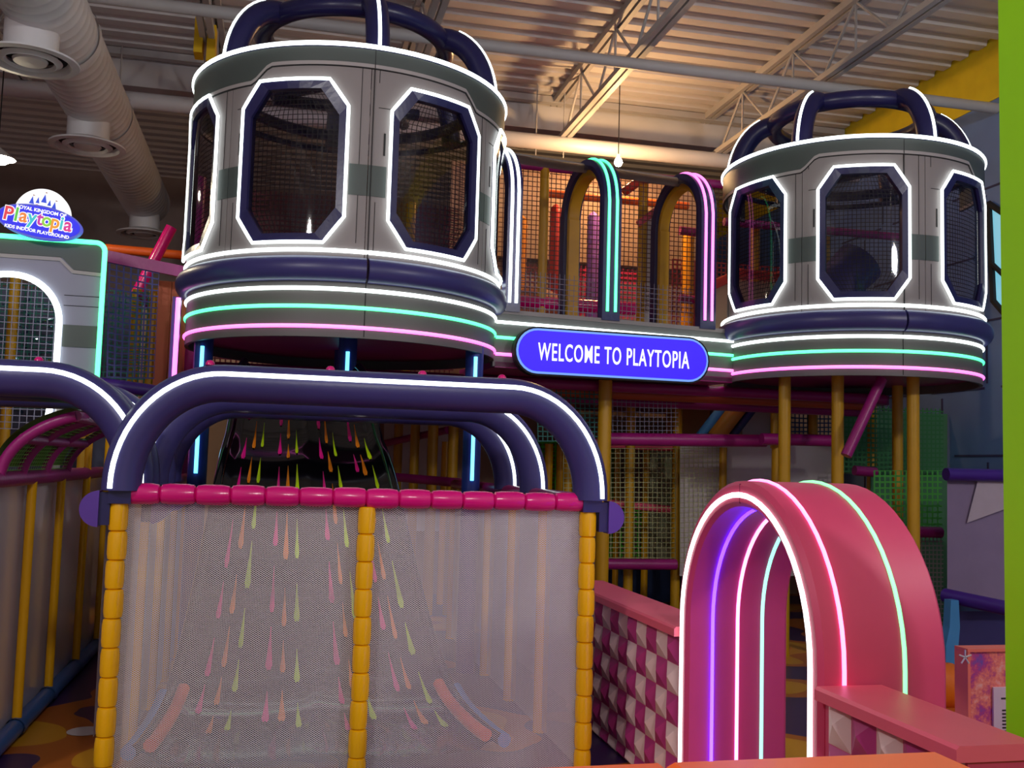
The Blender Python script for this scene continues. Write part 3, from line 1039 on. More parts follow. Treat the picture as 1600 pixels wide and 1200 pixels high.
# panel with an arched opening built as two jambs, lintel and sill
ox0, ox1, oz0, oz1 = -2.12, -1.50, 1.9, 2.73
def arch_open(n=12, g=0):
    pts = []
    r = .30+g
    x0, x1, z1 = ox0-g, ox1+g, oz1+g
    pts.append((x1-.04, oz0-.2))
    pts.append((x1-.0, oz0+.15))
    for i in range(n+1):
        a_ = PI/2*i/n
        pts.append((x1-r+r*math.cos(a_), z1-r+r*math.sin(a_)))
    for i in range(n+1):
        a_ = PI/2+PI/2*i/n
        pts.append((x0+r+r*math.cos(a_), z1-r+r*math.sin(a_)))
    pts.append((x0, oz0+.15))
    pts.append((x0+.04, oz0-.2))
    return pts
op = arch_open()
vs, fs = [], []
for yy in (YP, YP+.04):
    for x, z in op:
        vs.append((x, yy, z))
    for x, z in op:      # outer border matched point by point
        cxx = (ox0+ox1)/2
        oxx = xr if x > cxx else xl
        ozz = z
        if z > oz1-.3:
            f = (z-(oz1-.3))/.3
            ozz = oz1-.3 + f*(ztp-oz1+.3)
            if f > .7:
                oxx = cxx+(xr-cxx if x > cxx else xl-cxx)*max(0.0, min(1, abs(x-cxx)/.16))
                ozz = ztp
        vs.append((oxx, yy, ozz))
n = len(op)
for q in range(n-1):
    fs.append((q, q+1, n+q+1, n+q))
    fs.append((2*n+q, 3*n+q, 3*n+q+1, 2*n+q+1))
    fs.append((q, 2*n+q, 2*n+q+1, q+1))
MB().add(vs, fs).build('panel_face', PANEL2, portal)
for X in (-1.42, -3.5):
    MB().bar((X-.04, YP+.02, 0), (X-.04, YP+.02, 1.9), .03, 10).build('leg', STEEL, portal)
MB().tube([(x, YP-.012, z) for x, z in arch_open(12, .01)], .021, 8).build('window_light_line', W_NEON, portal, True)
dk = [(xl, ztp), (xr, ztp), (xr, 2.79), (-1.42, 2.80), (-1.50, 2.88), (xl, 2.88)]
MB().add([(x, YP-.008, z) for x, z in dk]+[(x, YP, z) for x, z in dk], [(0, 1, 2, 3, 4, 5)[::-1]]+[(i, (i+1) % 6, 6+(i+1) % 6, 6+i) for i in range(6)]).build('header_band', DARKG, portal)
bl = [(xr, 2.775), (-1.425, 2.785), (-1.51, 2.865), (xl, 2.865)]
MB().sweep([(x, YP-.006, z) for x, z in bl], [(-.006, -.012), (.006, -.012), (.006, .012), (-.006, .012)], (0, 1, 0)).build('header_border', BORDER, portal)
MB().box((-1.465, YP-.007, 2.27), (xr, YP, 2.42)).build('dark_stripe', DARKG, portal)
for z in (2.55, 2.62):
    MB().box((-1.47, YP-.003, z), (xr, YP, z+.004)).build('panel_line', SEAM, portal)
gp = [(xl, ztp+.01)] + [(xr-.06+.06*math.sin(i*PI/16), ztp-.05+.06*math.cos(i*PI/16)) for i in range(9)] + [(xr, 1.75)]
MB().tube([(x, YP-.02, z) for x, z in gp], .017, 8).build('green_light_line', G_NEON, portal, True)
MB().grid(lambda u, v: Vector((ox0+(ox1-ox0)*u, YP+.06, 1.7+1.05*v)), 1, 1, .62, 1.05).build('window_net', NET_GREY, portal)

# logo sign on top of the portal
lc = on_y(62, 347, YP-.11)
Ml = Matrix.Translation(lc) @ Matrix.Rotation(PI/2, 4, 'X') @ Matrix.Rotation(math.radians(-7.5), 4, 'Z') @ Matrix.Scale(.95, 4)
logo = thing('logo_sign', 'round lit castle logo sign with rainbow word on blue oval', 'sign', (lc.x, lc.y, lc.z-.13))
def disc(rx, ry, z, zb_, cx=0, cy=0, n=48, a0=0, a1=2*PI):
    pts = [(cx+rx*math.cos(a0+(a1-a0)*i/n), cy+ry*math.sin(a0+(a1-a0)*i/n)) for i in range(n)]
    vs = [(x, y, z) for x, y in pts]+[(x, y, zb_) for x, y in pts]
    return MB().add(vs, [tuple(range(n)), tuple(range(2*n-1, n-1, -1))]+[(i, n+i, n+(i+1) % n, (i+1) % n) for i in range(n)])
put(disc(.186, .186, 0, -.05, 0.005, .055, 48, -.35, PI+.35), 'round_face', neon('logo_white', (1, 1, 1), 1.15, .02), logo, Ml)
put(disc(.284, .118, .008, -.05), 'oval_rim', neon('logo_rim', (.12, .14, .9), .6, .02), logo, Ml)
put(disc(.272, .106, .014, -.05), 'oval_face', neon('logo_blue', (.005, .005, .85), 1.0, .02), logo, Ml)
lb = neon('logo_spire_blue', (.01, .06, .75), .9, .02)
lor = neon('logo_wall_red', (.95, .22, .12), .9, .02)
for x, y, h, w in ((-.078, .118, .055, .017), (-.040, .130, .045, .013), (.0, .142, .062, .019), (.038, .127, .043, .013), (.072, .108, .055, .017)):
    put(MB().add([(x-w, y, .004), (x+w, y, .004), (x, y+h, .004), (x-w, y, 0), (x+w, y, 0), (x, y+h, 0)], [(0, 1, 2), (0, 3, 4, 1), (1, 4, 5, 2), (2, 5, 3, 0)]), 'spire', lb, logo, Ml)
put(MB().add([(-.075, .085, .004), (.075, .08, .004), (.07, .10, .004), (.03, .118, .004), (0, .108, .004), (-.04, .122, .004), (-.07, .108, .004)], [tuple(range(7))]), 'castle_wall', lor, logo, Ml)
for x, y, kx in ((-.078, .176, 1), (.0, .21, 1), (.075, .166, 1)):
    put(MB().add([(x, y, .004), (x+.018, y+.004, .004), (x, y+.01, .004)], [(0, 1, 2)]), 'flag', mat('logo_flag', (170, 90, 60)), logo, Ml)
wht = neon('logo_letter_white', (1, 1, 1), 1.1, .02)
rain = {'red': (.85, .03, .06), 'green': (.10, .62, .05), 'orange': (.95, .26, .03), 'cyan': (.03, .60, .68), 'magenta': (.65, .02, .42), 'lime': (.30, .72, .04), 'amber': (.95, .36, .02), 'teal': (.05, .62, .66), 'rose': (.80, .02, .30)}
xpos = [-.205, -.152, -.105, -.048, .004, .050, .106, .148, .192]
for ch, x, (cn, cv) in zip('Playtopia', xpos, rain.items()):
    y = .012 + .006*math.sin((x+.2)*8)
    text_obj('letter_outline', ch, .135, .001, wht, logo, Ml @ Matrix.Translation((x, y, .018)), .009, .92)
    text_obj('letter', ch, .135, .001, neon('logo_'+cn, cv, .9, .02), logo, Ml @ Matrix.Translation((x, y, .022)), .003, .92)
text_obj('small_lettering', 'ROYAL KINGDOM OF', .034, .001, wht, logo, Ml @ Matrix.Translation((.0, .076, .018)), .001, 1)
text_obj('small_lettering', 'KIDS INDOOR PLAYGROUND', .032, .001, wht, logo, Ml @ Matrix.Translation((.0, -.073, .018)), .001, 1)
for dx in (-.1, .1):
    MB().tube([(lc.x+dx, lc.y+.04, lc.z+.02), (lc.x+dx, YP+.05, lc.z+.02), (lc.x+dx, YP+.05, 2.86)], .012, 8).build('mount_leg', STEEL, logo)

# ------------------------------------------------------------------ netted play frame behind the portal, orange pillar, pink lit post
lf = thing('climbing_structure', 'netted upper play frame with ochre posts beside the orange pillar', 'climbing structure', (-1.6, 9.0, 0))
for x, y in ((-2.1, 8.6), (-1.78, 8.9), (-1.52, 8.6), (-1.23, 8.95), (-1.08, 8.85)):
    plain_post(lf, x, y, 0, 2.95, .04, YELP)
ta, tb = on_y(165, 400, 8.3), on_y(286, 425, 8.3)
MB().sweep([ta, tb], [(-.02, -.045), (.02, -.045), (.02, .045), (-.02, .045)], (0, 1, 0)).build('top_rail', PURP, lf)
for (x0, x1) in ((166, 249),):
    q = [on_y(x0, 590, 8.3), on_y(x1-8, 592, 8.3), on_y(x1, 425, 8.3), on_y(x0+4, 408, 8.3)]
    MB().quad(*q).build('net_panel', net('indigo_net', (60, 60, 130), .05, .22), lf)
plain_rail(lf, on_y(150, 598, 8.32), on_y(245, 612, 8.32), .05, DKVIOL)
net_panel(lf, (-2.6, 8.75, 0), (-1.1, 8.75, 0), 1.9, 2.9, NET_TEAL)
MB().box((-3.2, 9.6, 1.2), (-1.0, 9.66, 3.0)).build('back_board', mat('slate_board', (70, 76, 104), .6, var=.4, scale=3), lf)
MB().box((-1.22, 9.2, 1.9), (-.98, 9.25, 2.85)).build('cream_board', CREAMY, lf)
for i in range(4):
    MB().box((-1.16+.02*i, 9.05, 1.95+.16*i), (-.92, 9.15, 2.03+.16*i)).build('foam_step', RED, lf)
MB().tube([on_y(220, 460, 8.9), on_y(246, 495, 8.9)], .03, 8).build('brace', PURP, lf, True)
# coiled silver ribbons hanging in the frame
for x, y, wh in ((-1.66, 8.50, 'beside the green lit portal edge'), (-1.95, 9.1, 'behind the arched portal window, near its jamb'), (-2.2, 9.1, 'behind the middle of the arched portal window')):
    pts = [Vector((x+.10*math.cos(i*.5), y+.10*math.sin(i*.5), 2.85-.011*i)) for i in range(90)]
    s = thing('spiral_hanging', 'silver blue spiral streamer '+wh, 'streamer', (x, y, 1.86), 'spiral streamers in the netted frame')
    MB().tube(pts, .012, 6).build('coil', mat('silver_blue_foil', (120, 170, 200), .12, .9), s, True)
op_ = on_y(264, 520, 8.6)
pil = thing('orange_pillar', 'burnt orange boxed pillar beside the large tower', 'pillar', (op_.x, 8.65, 0))
MB().box((op_.x-.105, 8.6, 0), (op_.x+.0, 8.8, 2.98)).build('pillar_board', ORPIL, pil)
MB().box((op_.x+.004, 8.6, 0), (op_.x+.115, 8.8, 2.98)).build('pillar_board', ORPIL, pil)
pp = on_y(287, 520, 7.95)
pk = thing('pink_lit_post', 'slim violet post with a pink light line by the orange pillar', 'post', (-.807, 7.99, 0))
MB().box((-.838, 7.965, 0), (-.776, 8.03, 2.76)).build('post_body', DKVIOL, pk)
MB().bar((-.794, 7.95, 1.5), (-.794, 7.95, 2.75), .018, 8).build('post_light_line', P_NEON, pk, True)
vb = thing('violet_column', 'tall violet padded column behind the large tower', 'column', (-.80, 9.1, 2.4))
MB().tube(seg((-.80, 9.1, 0), (-.80, 9.1, 4.0), 3), .07, 14).build('column_pad', PURP, vb, True)
mb_ = thing('magenta_brace', 'slanting magenta brace below the last duct diffuser', 'brace', (-1.2, 11.0, 2.9))
MB().tube([on_y(268, 355, 11), on_y(240, 408, 11), on_y(212, 461, 11), Vector((on_y(205, 480, 11).x, 11, 0))], .06, 10).build('brace_pad', MAG, mb_, True)
ob = thing('orange_beam', 'orange beam in the far play frame behind the duct', 'beam', (-1.3, 11.6, 3.7))
MB().bar(on_y(165, 388, 11.6), on_y(300, 400, 11.6), .05, 10).build('beam_pad', mat('orange_pad', (220, 90, 20), .5), ob, True)

# ------------------------------------------------------------------ upper level frame behind the bridge and towers
uf = thing('climbing_structure', 'upper level netted frame with ochre posts behind the bridge', 'climbing structure', (2.6, 10, 2.4))
for x0_, x1_, y0_ in ((-.70, 3.98, 8.9), (3.98, 5.25, 9.59), (5.25, 5.9, 8.9)):     # an opening lets the amber slide through
    MB().box((x0_, y0_, 2.26), (x1_, 12.0, 2.354)).build('deck', PURP, uf)
for i, y in enumerate((8.75, 8.95, 9.2)):
    MB().tube(seg((-.70, y, 2.30-.05*i), (5.75, y, 2.30-.05*i), 2), .05, 10).build('deck_beam', (PURP, ORPIL, PURP)[i], uf, True)
for px, y in ((848, 9.75), (1003, 9.9), (745, 9.9), (640, 10.1), (540, 10.1), (1180, 9.9), (1290, 10.0), (1240, 9.9)):
    p = on_y(px, 400, y)
    plain_post(uf, p.x, y, 2.34, 4.6 if 1.8 < p.x < 4.4 else 4.2, .048, YELP)
plain_rail(uf, (on_y(790, 455, 9.75).x, 9.75, 3.20), (on_y(992, 465, 9.75).x, 9.75, 3.20), .065, MAG)
plain_rail(uf, (1.75, 9.75, 4.6), (4.5, 9.75, 4.6), .045, PURP)
plain_rail(uf, (4.5, 9.75, 4.2), (6.6, 9.75, 4.2), .045, PURP)
p0, p1 = on_y(790, 470, 9.72), on_y(992, 470, 9.72)
net_panel(uf, (p0.x, 9.72, 0), (p1.x, 9.72, 0), 2.40, 3.15, NET_GREY)
net_panel(uf, (1.6, 9.8, 0), (4.6, 9.8, 0), 3.2, 4.6, net('brown_net', (90, 50, 40), .05, .18))
net_panel(uf, (-.8, 10.1, 0), (1.7, 10.1, 0), 2.4, 4.2, net('wine_net', (110, 30, 40), .05, .3))
net_panel(uf, (on_y(900, 400, 11.6).x, 11.6, 0), (on_y(995, 400, 11.6).x, 11.6, 0), 2.5, 4.0, NET_ROSE)
net_panel(uf, (on_y(820, 400, 11.7).x, 11.7, 0), (on_y(900, 400, 11.7).x, 11.7, 0), 2.5, 4.0, net('maroon_net', (130, 40, 60), .06, .36))
net_panel(uf, (on_y(1050, 400, 11.7).x, 11.7, 0), (6.9, 11.7, 0), 2.5, 4.2, net('maroon_net', (130, 40, 60), .06, .36))
MB().box((-1.0, 12.05, 0), (7.2, 12.1, 4.1)).build('back_board', mat('tan_backdrop', (170, 140, 118), .7), uf)  # invented backdrop, added to close the depth behind the nets
MB().box((1.9, 11.9, 4.1), (5.3, 11.95, 5.25)).build('back_board', mat('tan_backdrop', (170, 140, 118), .7), uf)  # upper backdrop, also added, filling the orange-lit zone above the nets
MB().bar(on_y(855, 302, 11), on_y(1075, 322, 11), .045, 10).build('cross_beam', mat('amber_pad', (240, 110, 40), .4), uf, True)
MB().bar(on_y(975, 300, 10.4), on_y(1000, 282, 10.4), .05, 10).build('slant_rail', RED, uf, True)
a = [on_y(1002, 348, 9.9), on_y(1042, 318, 9.9), on_y(1042, 515, 9.9), on_y(1002, 512, 9.9)]
MB().add(a+[p+Vector((0, .04, 0)) for p in a], [(0, 3, 2, 1), (4, 5, 6, 7), (0, 1, 5, 4), (1, 2, 6, 5), (2, 3, 7, 6), (3, 0, 4, 7)]).build('slant_board', CREAM, uf)
MB().bar(on_y(997, 350, 9.86), on_y(1042, 316, 9.86), .035, 10).build('slant_rail', PINKC, uf, True)
plain_rail(uf, on_y(1062, 360, 10.6), on_y(1110, 366, 10.6), .05, PURP)
plain_rail(uf, on_y(1062, 466, 10.6), on_y(1110, 472, 10.6), .05, PURP)
# lit foam columns
for px, y0, y1, nm, rgb, em in ((866, 318, 432, 'red', (230, 60, 70), .35), (882, 318, 440, 'green', (90, 150, 40), .15), (925, 330, 440, 'lilac', (170, 110, 220), .35), (812, 335, 432, 'amber', (240, 150, 20), .35), (1074, 360, 466, 'golden', (250, 170, 10), .4)):
    Yc = 11.3
    tp, bt = on_y(px, y0, Yc), on_y(px, y1, Yc)
    o = thing('foam_column', nm + ' foam column standing on the upper play level', 'foam column', (bt.x, Yc, 2.345))
    mt = mat(nm+'_foam', rgb, .4)
    rr = {'red': .072, 'green': .05}.get(nm, .075)
    prof = [(0, 2.345), (rr, 2.345)]
    z = 2.345
    while z < tp.z-.12:
        prof += [(rr, z+.02), (rr*.93, z+.055), (rr, z+.09)]
        z += .10
    prof += [(rr*.9, tp.z-.06), (rr*.4, tp.z-.02), (0, tp.z)]
    MB().lathe(prof, (bt.x, Yc, 0), 16).build('column_body', mt, o, True)
hm = thing('foam_hump', 'rust coloured foam dome on the upper play level', 'foam dome', (on_y(840, 425, 10.6).x, 10.6, 2.34))
hp = on_y(838, 420, 10.6)
MB().lathe([(.36, 2.34), (.36, 3.15), (.33, 3.30), (.24, 3.43), (.12, 3.50), (0, 3.52)], (hp.x, 10.6, 0), 24).build('dome_skin', mat('rust_foam', (170, 90, 50), .6), hm, True)
st = thing('blue_slide_tube', 'dark blue curved slide seen inside the second tower', 'slide', (5.6, 9.6, 2.4))
MB().tube([(5.95, 9.5, 3.82), (5.74, 9.5, 3.6), (5.74, 9.5, 3.3), (6.0, 9.5, 2.9), (6.3, 9.6, 2.5)], .26, 16).build('slide_tube', mat('deep_blue_foam', (40, 36, 110), .4), st, True)
bt_ = thing('beige_climb_board', 'beige climbing board with red rail inside the second tower', 'climbing board', (4.75, 9.55, 2.4))
MB().box((4.3, 9.6, 2.34), (5.3, 9.66, 3.55)).build('board', mat('beige_board', (190, 150, 120), .6), bt_)
MB().tube([(4.25, 9.55, 3.45), (4.6, 9.55, 3.62), (5.0, 9.55, 3.60), (5.3, 9.55, 3.74)], .05, 10).build('rail', RED, bt_, True)

# ------------------------------------------------------------------ lower frame below the bridge
gf = thing('climbing_structure', 'lower netted play frame with ochre posts under the bridge', 'climbing structure', (3.6, 9.3, 0))
def gp_(px, Yv):
    return on_y(px, 700, Yv).x
posts = [(944, 8.62, 0, 2.355, .062, YELP), (985, 9.9, 0, 2.3, .05, YELP), (1058, 9.9, 0, 2.3, .05, YELP), (1010, 10.9, 0, 1.8, .04, YEL), (965, 10.9, 0, 1.8, .035, YEL), (888, 9.9, 0, 2.3, .05, YELP),
         (1130, 9.6, 0, 1.8, .04, YELP), (1215, 8.6, 0, 1.85, .055, YELP), (1210, 9.3, 1.8, 2.3, .04, YELP), (1270, 9.9, 1.8, 2.3, .05, YELP), (1362, 9.4, 0, 2.3, .05, YELP), (858, 10.6, 0, 1.8, .045, YEL), (876, 10.8, 0, 1.8, .045, YEL),
         (648, 10.8, 0, 2.3, .05, YELP), (676, 10.4, 0, 2.3, .055, YELP), (708, 10.4, 0, 2.3, .055, YELP), (622, 11.4, 0, 2.3, .05, YELP), (697, 11.2, 0, 1.8, .05, YEL)]
for px, Yv, z0, z1, r, m_ in posts:
    plain_post(gf, gp_(px, Yv), Yv, z0, z1, r, m_)
plain_rail(gf, on_y(948, 686, 8.85), on_y(1196, 689, 8.85), .06, PURP)
plain_rail(gf, on_y(1190, 686, 8.5), on_y(1312, 689, 8.5), .055, PURP)
plain_rail(gf, on_y(880, 690, 9.95), on_y(1055, 699, 9.95), .045, PINKC)
plain_rail(gf, on_y(948, 786, 10.0), on_y(1055, 797, 10.0), .04, PINKC)
plain_rail(gf, on_y(944, 881, 9.6), on_y(1056, 882, 9.6), .055, PURP)
plain_rail(gf, on_y(1335, 735, 9.0), on_y(1368, 738, 9.0), .05, PURP)
plain_rail(gf, on_y(1390, 830, 8.1), on_y(1470, 832, 8.1), .05, PURP)
plain_rail(gf, on_y(1478, 741, 7.55), on_y(1640, 745, 7.55), .055, DKVIOL)
plain_rail(gf, on_y(1476, 930, 7.0), on_y(1640, 965, 6.2), .055, DKVIOL)
plain_rail(gf, on_y(600, 693, 11.5), on_y(700, 672, 10.4), .04, PURP)
plain_rail(gf, on_y(612, 745, 10.5), on_y(745, 757, 9.3), .045, PURP)
def pq(px0, py0, px1, py1, Yv, m_, name='net_panel'):
    a_, b_, c_, d_ = on_y(px0, py1, Yv), on_y(px1, py1, Yv), on_y(px1, py0, Yv), on_y(px0, py0, Yv)
    if Yv >= 8.85:      # panels stop at the underside of the upper deck
        c_.z, d_.z = min(c_.z, 2.27), min(d_.z, 2.27)
    return MB().quad(a_, b_, c_, d_).build(name, m_, gf)
pq(840, 560, 946, 690, 8.9, NET_TEAL)
pq(950, 600, 1060, 680, 9.0, NET_GREY)
pq(880, 700, 1056, 880, 9.85, net('pale_lime_net', (170, 170, 120), .05, .14))
pq(850, 790, 1010, 890, 11.0, NET_GREEN)
pq(840, 690, 905, 790, 11.0, NET_GREEN)
pq(1015, 700, 1060, 880, 11.2, mat('pale_green_cloth', (190, 190, 150), .7), 'cloth_panel')
pq(1062, 696, 1312, 900, 9.7, CREAM, 'cloth_panel')
pq(1062, 696, 1130, 880, 9.6, net('pale_lime_net', (170, 170, 120), .05, .14))
pq(1160, 615, 1210, 682, 10.2, CREAM, 'cloth_panel')
pq(1215, 610, 1305, 682, 9.95, net('navy_net', (30, 60, 110), .05, .3))
pq(1318, 600, 1474, 738, 9.2, NET_GRN2)
pq(1365, 735, 1472, 830, 8.3, net('bright_green_net', (70, 160, 60), .055, .3))
pq(1365, 835, 1474, 1030, 8.2, net('grey_green_net', (150, 140, 136), .04, .3))
pq(1318, 600, 1480, 740, 9.9, mat('green_board', (70, 120, 84), .8), 'board')
pq(1360, 735, 1480, 1040, 9.3, mat('green_board', (70, 120, 84), .8), 'board')
pq(1480, 745, 1640, 945, 7.6, mat('mauve_sheet', (136, 118, 150), .6), 'sheet')
a = [on_y(x, y, 7.57) for x, y in ((1528, 750), (1640, 752), (1640, 770), (1511, 817))]
MB().add(a, [(0, 3, 2, 1)]).build('pale_triangle', mat('pale_mauve', (180, 164, 178), .6), gf)
pq(1040, 600, 1110, 685, 10.6, BROWN, 'amber_board')
pq(1480, 955, 1640, 1120, 7.9, mat('indigo_board', (58, 52, 110), .7), 'board')
pq(940, 890, 1080, 1000, 11.3, mat('ocean_board', (30, 50, 90), .6, var=.5, scale=3), 'board')
pq(600, 660, 700, 830, 11.6, CREAM, 'cloth_panel')
pq(830, 690, 960, 900, 11.9, mat('moss_board', (110, 140, 50), .7, var=.3), 'board')
# amber slide with blue edges under the bridge
sl = thing('amber_slide', 'amber slide with blue edges slanting under the bridge', 'slide', (4.2, 9.5, 1.8))
p, q = on_y(1172, 596, 9.4), on_y(1098, 684, 9.4)
for off, m_, r in ((0, SKYB, .05), (.16, BROWN, .10), (.34, mat('navy_edge', (30, 40, 90), .5), .045)):
    MB().tube([p+Vector((off, .1, .05)), q+Vector((off, .1, 0))], r, 10).build('chute_edge' if m_ is not BROWN else 'chute', m_, sl, True)
# small pads at the right: orange roller, blue panel, starfish
orr = thing('orange_roller', 'rounded orange foam roller behind the pink gate', 'foam roller', (*on_y(1475, 1070, 6.2).xy, .15))
c0 = on_y(1462, 1072, 6.2)
MB().tube([c0+Vector((-.35, .1, .14)), c0+Vector((-.15, .03, .07)), c0+Vector((0, 0, .02)), c0+Vector((.075, 0, .0)), c0+Vector((.125, 0, .0))], .155, 18).build('roller_skin', mat('orange_foam', (226, 110, 10), .5), orr, True)
bp = thing('blue_fin', 'tall light blue padded fin beneath the violet rail', 'padded fin', (*on_y(1492, 1000, 6.8).xy, 0))
pts = [on_y(x, y, 6.8) for x, y in ((1486, 938), (1498, 938), (1500, 980), (1496, 1030), (1490, 1060), (1478, 1080), (1478, 1010), (1484, 980))]
MB().add(pts+[p+Vector((0, .08, 0)) for p in pts], [tuple(range(8)), tuple(range(15, 7, -1))]+[(i, 8+i, 8+(i+1) % 8, (i+1) % 8) for i in range(8)]).build('fin_pad', SKYB, bp)
c0 = on_y(1508, 1027, 4.188)
sf = thing('starfish', 'small white starfish ornament beside the flowered board', 'ornament', c0)
for i in range(5):
    a_ = 2*PI*i/5+.3
    MB().tube([c0, c0+Vector((.034*math.cos(a_), 0, .034*math.sin(a_)))], .004, 6).build('arm', CREAM, sf)

# ------------------------------------------------------------------ pink padded low wall with pyramid tiles
XW = 1.885
def pyr(m_):
    t = .142
    h = .036
    mb = MB().add([(0, 0, 0), (0, t, 0), (0, t, t), (0, 0, t), (-h, t*.42, t*.58)], [(0, 1, 4)[::-1], (1, 2, 4)[::-1], (2, 3, 4)[::-1], (3, 0, 4)[::-1], (0, 1, 2, 3)])
    return mb.mesh('tile', m_)
tile_p, tile_w = pyr(TILEP), pyr(TILEW)
def low_wall(label, y0, y1, tiles_from, tiles_to):
    t = thing('low_wall', label, 'low wall', (2.0, (y0+y1)/2, 0), 'rose padded low walls')
    MB().box((XW, y0, 0), (2.08, y1, .775)).build('wall_core', PINKV, t)
    cop = MB()
    sec = [(-.135, .0), (-.135, .035), (-.125, .045), (.125, .045), (.135, .035), (.135, 0)]
    cop.sweep([(1.978, y0-.01, .775), (1.978, y1, .775)], [(b, -a) if False else (b, a) for a, b in sec], (0, 0, 1)).build('coping', PINKC, t)
    n = int(math.ceil((tiles_to-tiles_from)/.142))
    for i in range(n):
        for j in range(6):
            y = tiles_from+.142*i
            z = .775-.142*(j+1)
            if z < -.1:
                continue
            zs = 1.0
            zz = z
            if z < 0:
                zs, zz = (.142+z)/.142, 0
            ys = min(1.0, (tiles_to-y)/.142)
            if zs < .1 or ys < .1:
                continue
            gi = int(round((y-2.0)/.142))
            place('tile', tile_w if (gi+j) % 2 else tile_p, t, (XW, y, zz), None, (1, ys*.985, zs*.985))
    return t
low_wall('rose low wall of pyramid tiles running back from the pink gate', 4.50, 6.35, 4.53, 6.33)
low_wall('rose low wall of pyramid tiles between pink gate and lime wall', 2.48, 3.22, 2.49, 3.21)

# ------------------------------------------------------------------ pink gate
gate = thing('pink_gate', 'rose padded arch gate wrapped with coloured light lines', 'arch gate', (2.13, 3.87, 0))
gy0, gy1, gx0, gx1, gtop = 3.235, 4.515, 1.872, 2.385, 1.515
def gate_curve(inset, n=28):
    y0, y1, zt = gy0+inset, gy1-inset, gtop-inset
    hw = (y1-y0)/2
    zs = zt-hw*1.02
    pts = [(y1, 0), (y1, zs*.5), (y1, zs)]
    for i in range(1, n):
        a_ = PI*i/n
        pts.append(((y0+y1)/2+hw*math.cos(a_), zs+(zt-zs)*math.sin(a_)))
    pts += [(y0, zs), (y0, zs*.5), (y0, 0)]
    return pts
TH = .105
o_, i_ = gate_curve(0), gate_curve(TH)
of_, if_ = gate_curve(.018), gate_curve(TH-.018)
n = len(o_)
vs = []
for crv, X in ((of_, gx0), (o_, gx0+.018), (o_, gx1-.018), (of_, gx1), (if_, gx1), (i_, gx1-.018), (i_, gx0+.018), (if_, gx0)):
    vs += [(X, y, z) for y, z in crv]
fs = []
for q in range(8):
    q2 = (q+1) % 8
    for j in range(n-1):
        fs.append((q*n+j, q2*n+j, q2*n+j+1, q*n+j+1))
MB().add(vs, fs).build('gate_pad', PINKV, gate, True)
def gate_line(name, inset, X, m_, r=.0095, a=0, b=None):
    pts = [(X, y, z) for y, z in gate_curve(inset)][a:b]
    MB().tube(pts, r, 8).build(name, m_, gate, True)
gate_line('white_light_line', TH*.55, gx0-.003, W_NEON, .011)
gate_line('pink_light_line', -.003, 1.965, PK_NEON, .008)
gate_line('green_light_line', -.003, 2.205, GR_NEON, .008)
gate_line('blue_light_line', TH+.003, 2.00, BL_NEON, .0085)
gate_line('rose_light_line', TH+.003, 2.125, ROSEW_NEON, .0085)
gate_line('mint_light_line', TH+.003, 2.25, M_NEON, .0085)
yt = (gy0+gy1)/2
MB().box((gx0-.0015, yt-.0015, gtop-TH+.012), (gx0+.02, yt+.0015, gtop-.012)).build('seam', mat('rose_seam', (120, 30, 70), .8), gate)

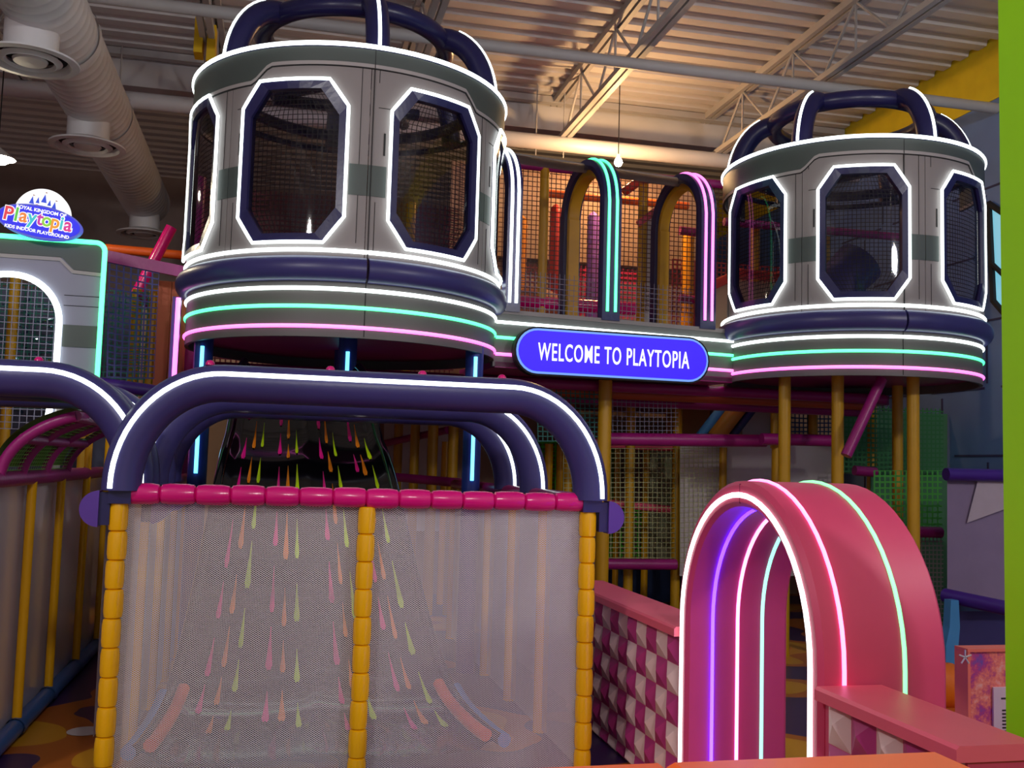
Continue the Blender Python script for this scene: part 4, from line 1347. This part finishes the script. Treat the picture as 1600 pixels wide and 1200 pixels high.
# ------------------------------------------------------------------ lime wall, flowered board, orange counter
lw = MB().box((2.43, .6, 0), (2.56, 3.0, 4.2)).build('wall_lime', LIME)
tag(lw, 'lime green end wall beside the low pink wall', 'wall', kind='structure')
def floral():
    m = bpy.data.materials.new('flower_print')
    m.use_nodes = True
    nt = m.node_tree
    N, L = nt.nodes, nt.links
    b = N['Principled BSDF']
    b.inputs['Roughness'].default_value = .4
    tc = N.new('ShaderNodeTexCoord')
    vo = N.new('ShaderNodeTexNoise')
    vo.inputs['Scale'].default_value = 7
    vo.inputs['Detail'].default_value = 8
    vo.inputs['Roughness'].default_value = .75
    L.new(tc.outputs['Object'], vo.inputs['Vector'])
    cr = N.new('ShaderNodeValToRGB')
    e = cr.color_ramp.elements
    e[0].position, e[0].color = .36, (*s2l((120, 80, 170)), 1)
    e[1].position, e[1].color = .56, (*s2l((250, 130, 110)), 1)
    x = e.new(.46)
    x.color = (*s2l((196, 60, 130)), 1)
    x = e.new(.68)
    x.color = (*s2l((250, 190, 190)), 1)
    L.new(vo.outputs['Fac'], cr.inputs[0])
    L.new(cr.outputs[0], b.inputs['Base Color'])
    return m
fbp = on_y(1511, 1015, 4.2)
fbx = fbp.x
board = thing('flower_board', 'coral board with purple flower print and a paper notice', 'board', (fbx+.25, 4.25, 0))
MB().box((fbx, 4.2, 0), (fbx+.7, 4.28, fbp.z)).build('printed_board', floral(), board)
MB().box((fbx-.004, 4.19, 0), (fbx+.01, 4.285, fbp.z-.011)).box((fbx-.004, 4.19, fbp.z-.01), (fbx+.7, 4.285, fbp.z+.004)).build('edge_trim', mat('coral_trim', (250, 120, 100), .4), board)
nz = on_y(1552, 1074, 4.19)
no_ = MB().box((nz.x, 4.188, nz.z-.42), (nz.x+.3, 4.198, nz.z)).build('notice', PAPER, board)
ln = MB()
ln.box((nz.x+.04, 4.186, nz.z-.055), (nz.x+.15, 4.188, nz.z-.048))
for i in range(9):
    ln.box((nz.x+.045, 4.186, nz.z-.11-.016*i), (nz.x+.12, 4.188, nz.z-.103-.016*i))
ln.build('printed_lines', INK, no_)

def counter(label, x0, x1):
    t = thing('counter', label, 'counter', ((x0+x1)/2, 1.5, 0), 'orange counter blocks')
    r = .012
    MB().box((x0+.02, .55, 0), (x1-.02, 1.81, .955)).build('counter_body', ORANGE, t)
    prof = [(x0+.003, .955), (x0+.003, .988), (x0+.015, 1.0), (x1-.015, 1.0), (x1-.003, .988), (x1-.003, .955)]
    vs = [(x, .5, z) for x, z in prof]+[(x, 1.83, z) for x, z in prof]+[(x, 1.842, min(z, .988)) for x, z in prof]
    fs = [(i, i+1, 6+i+1, 6+i)[::-1] for i in range(5)]+[(6+i, 6+i+1, 12+i+1, 12+i)[::-1] for i in range(5)]+[(12, 13, 14, 15, 16, 17)[::-1], (0, 1, 2, 3, 4, 5), (0, 6, 12, 17, 11, 5)]
    MB().add(vs, fs).build('counter_top', ORANGE, t)
counter('orange counter block in front of the pen corner post', .0, .738)
counter('orange counter block in front of the pink gate', .742, 1.33)
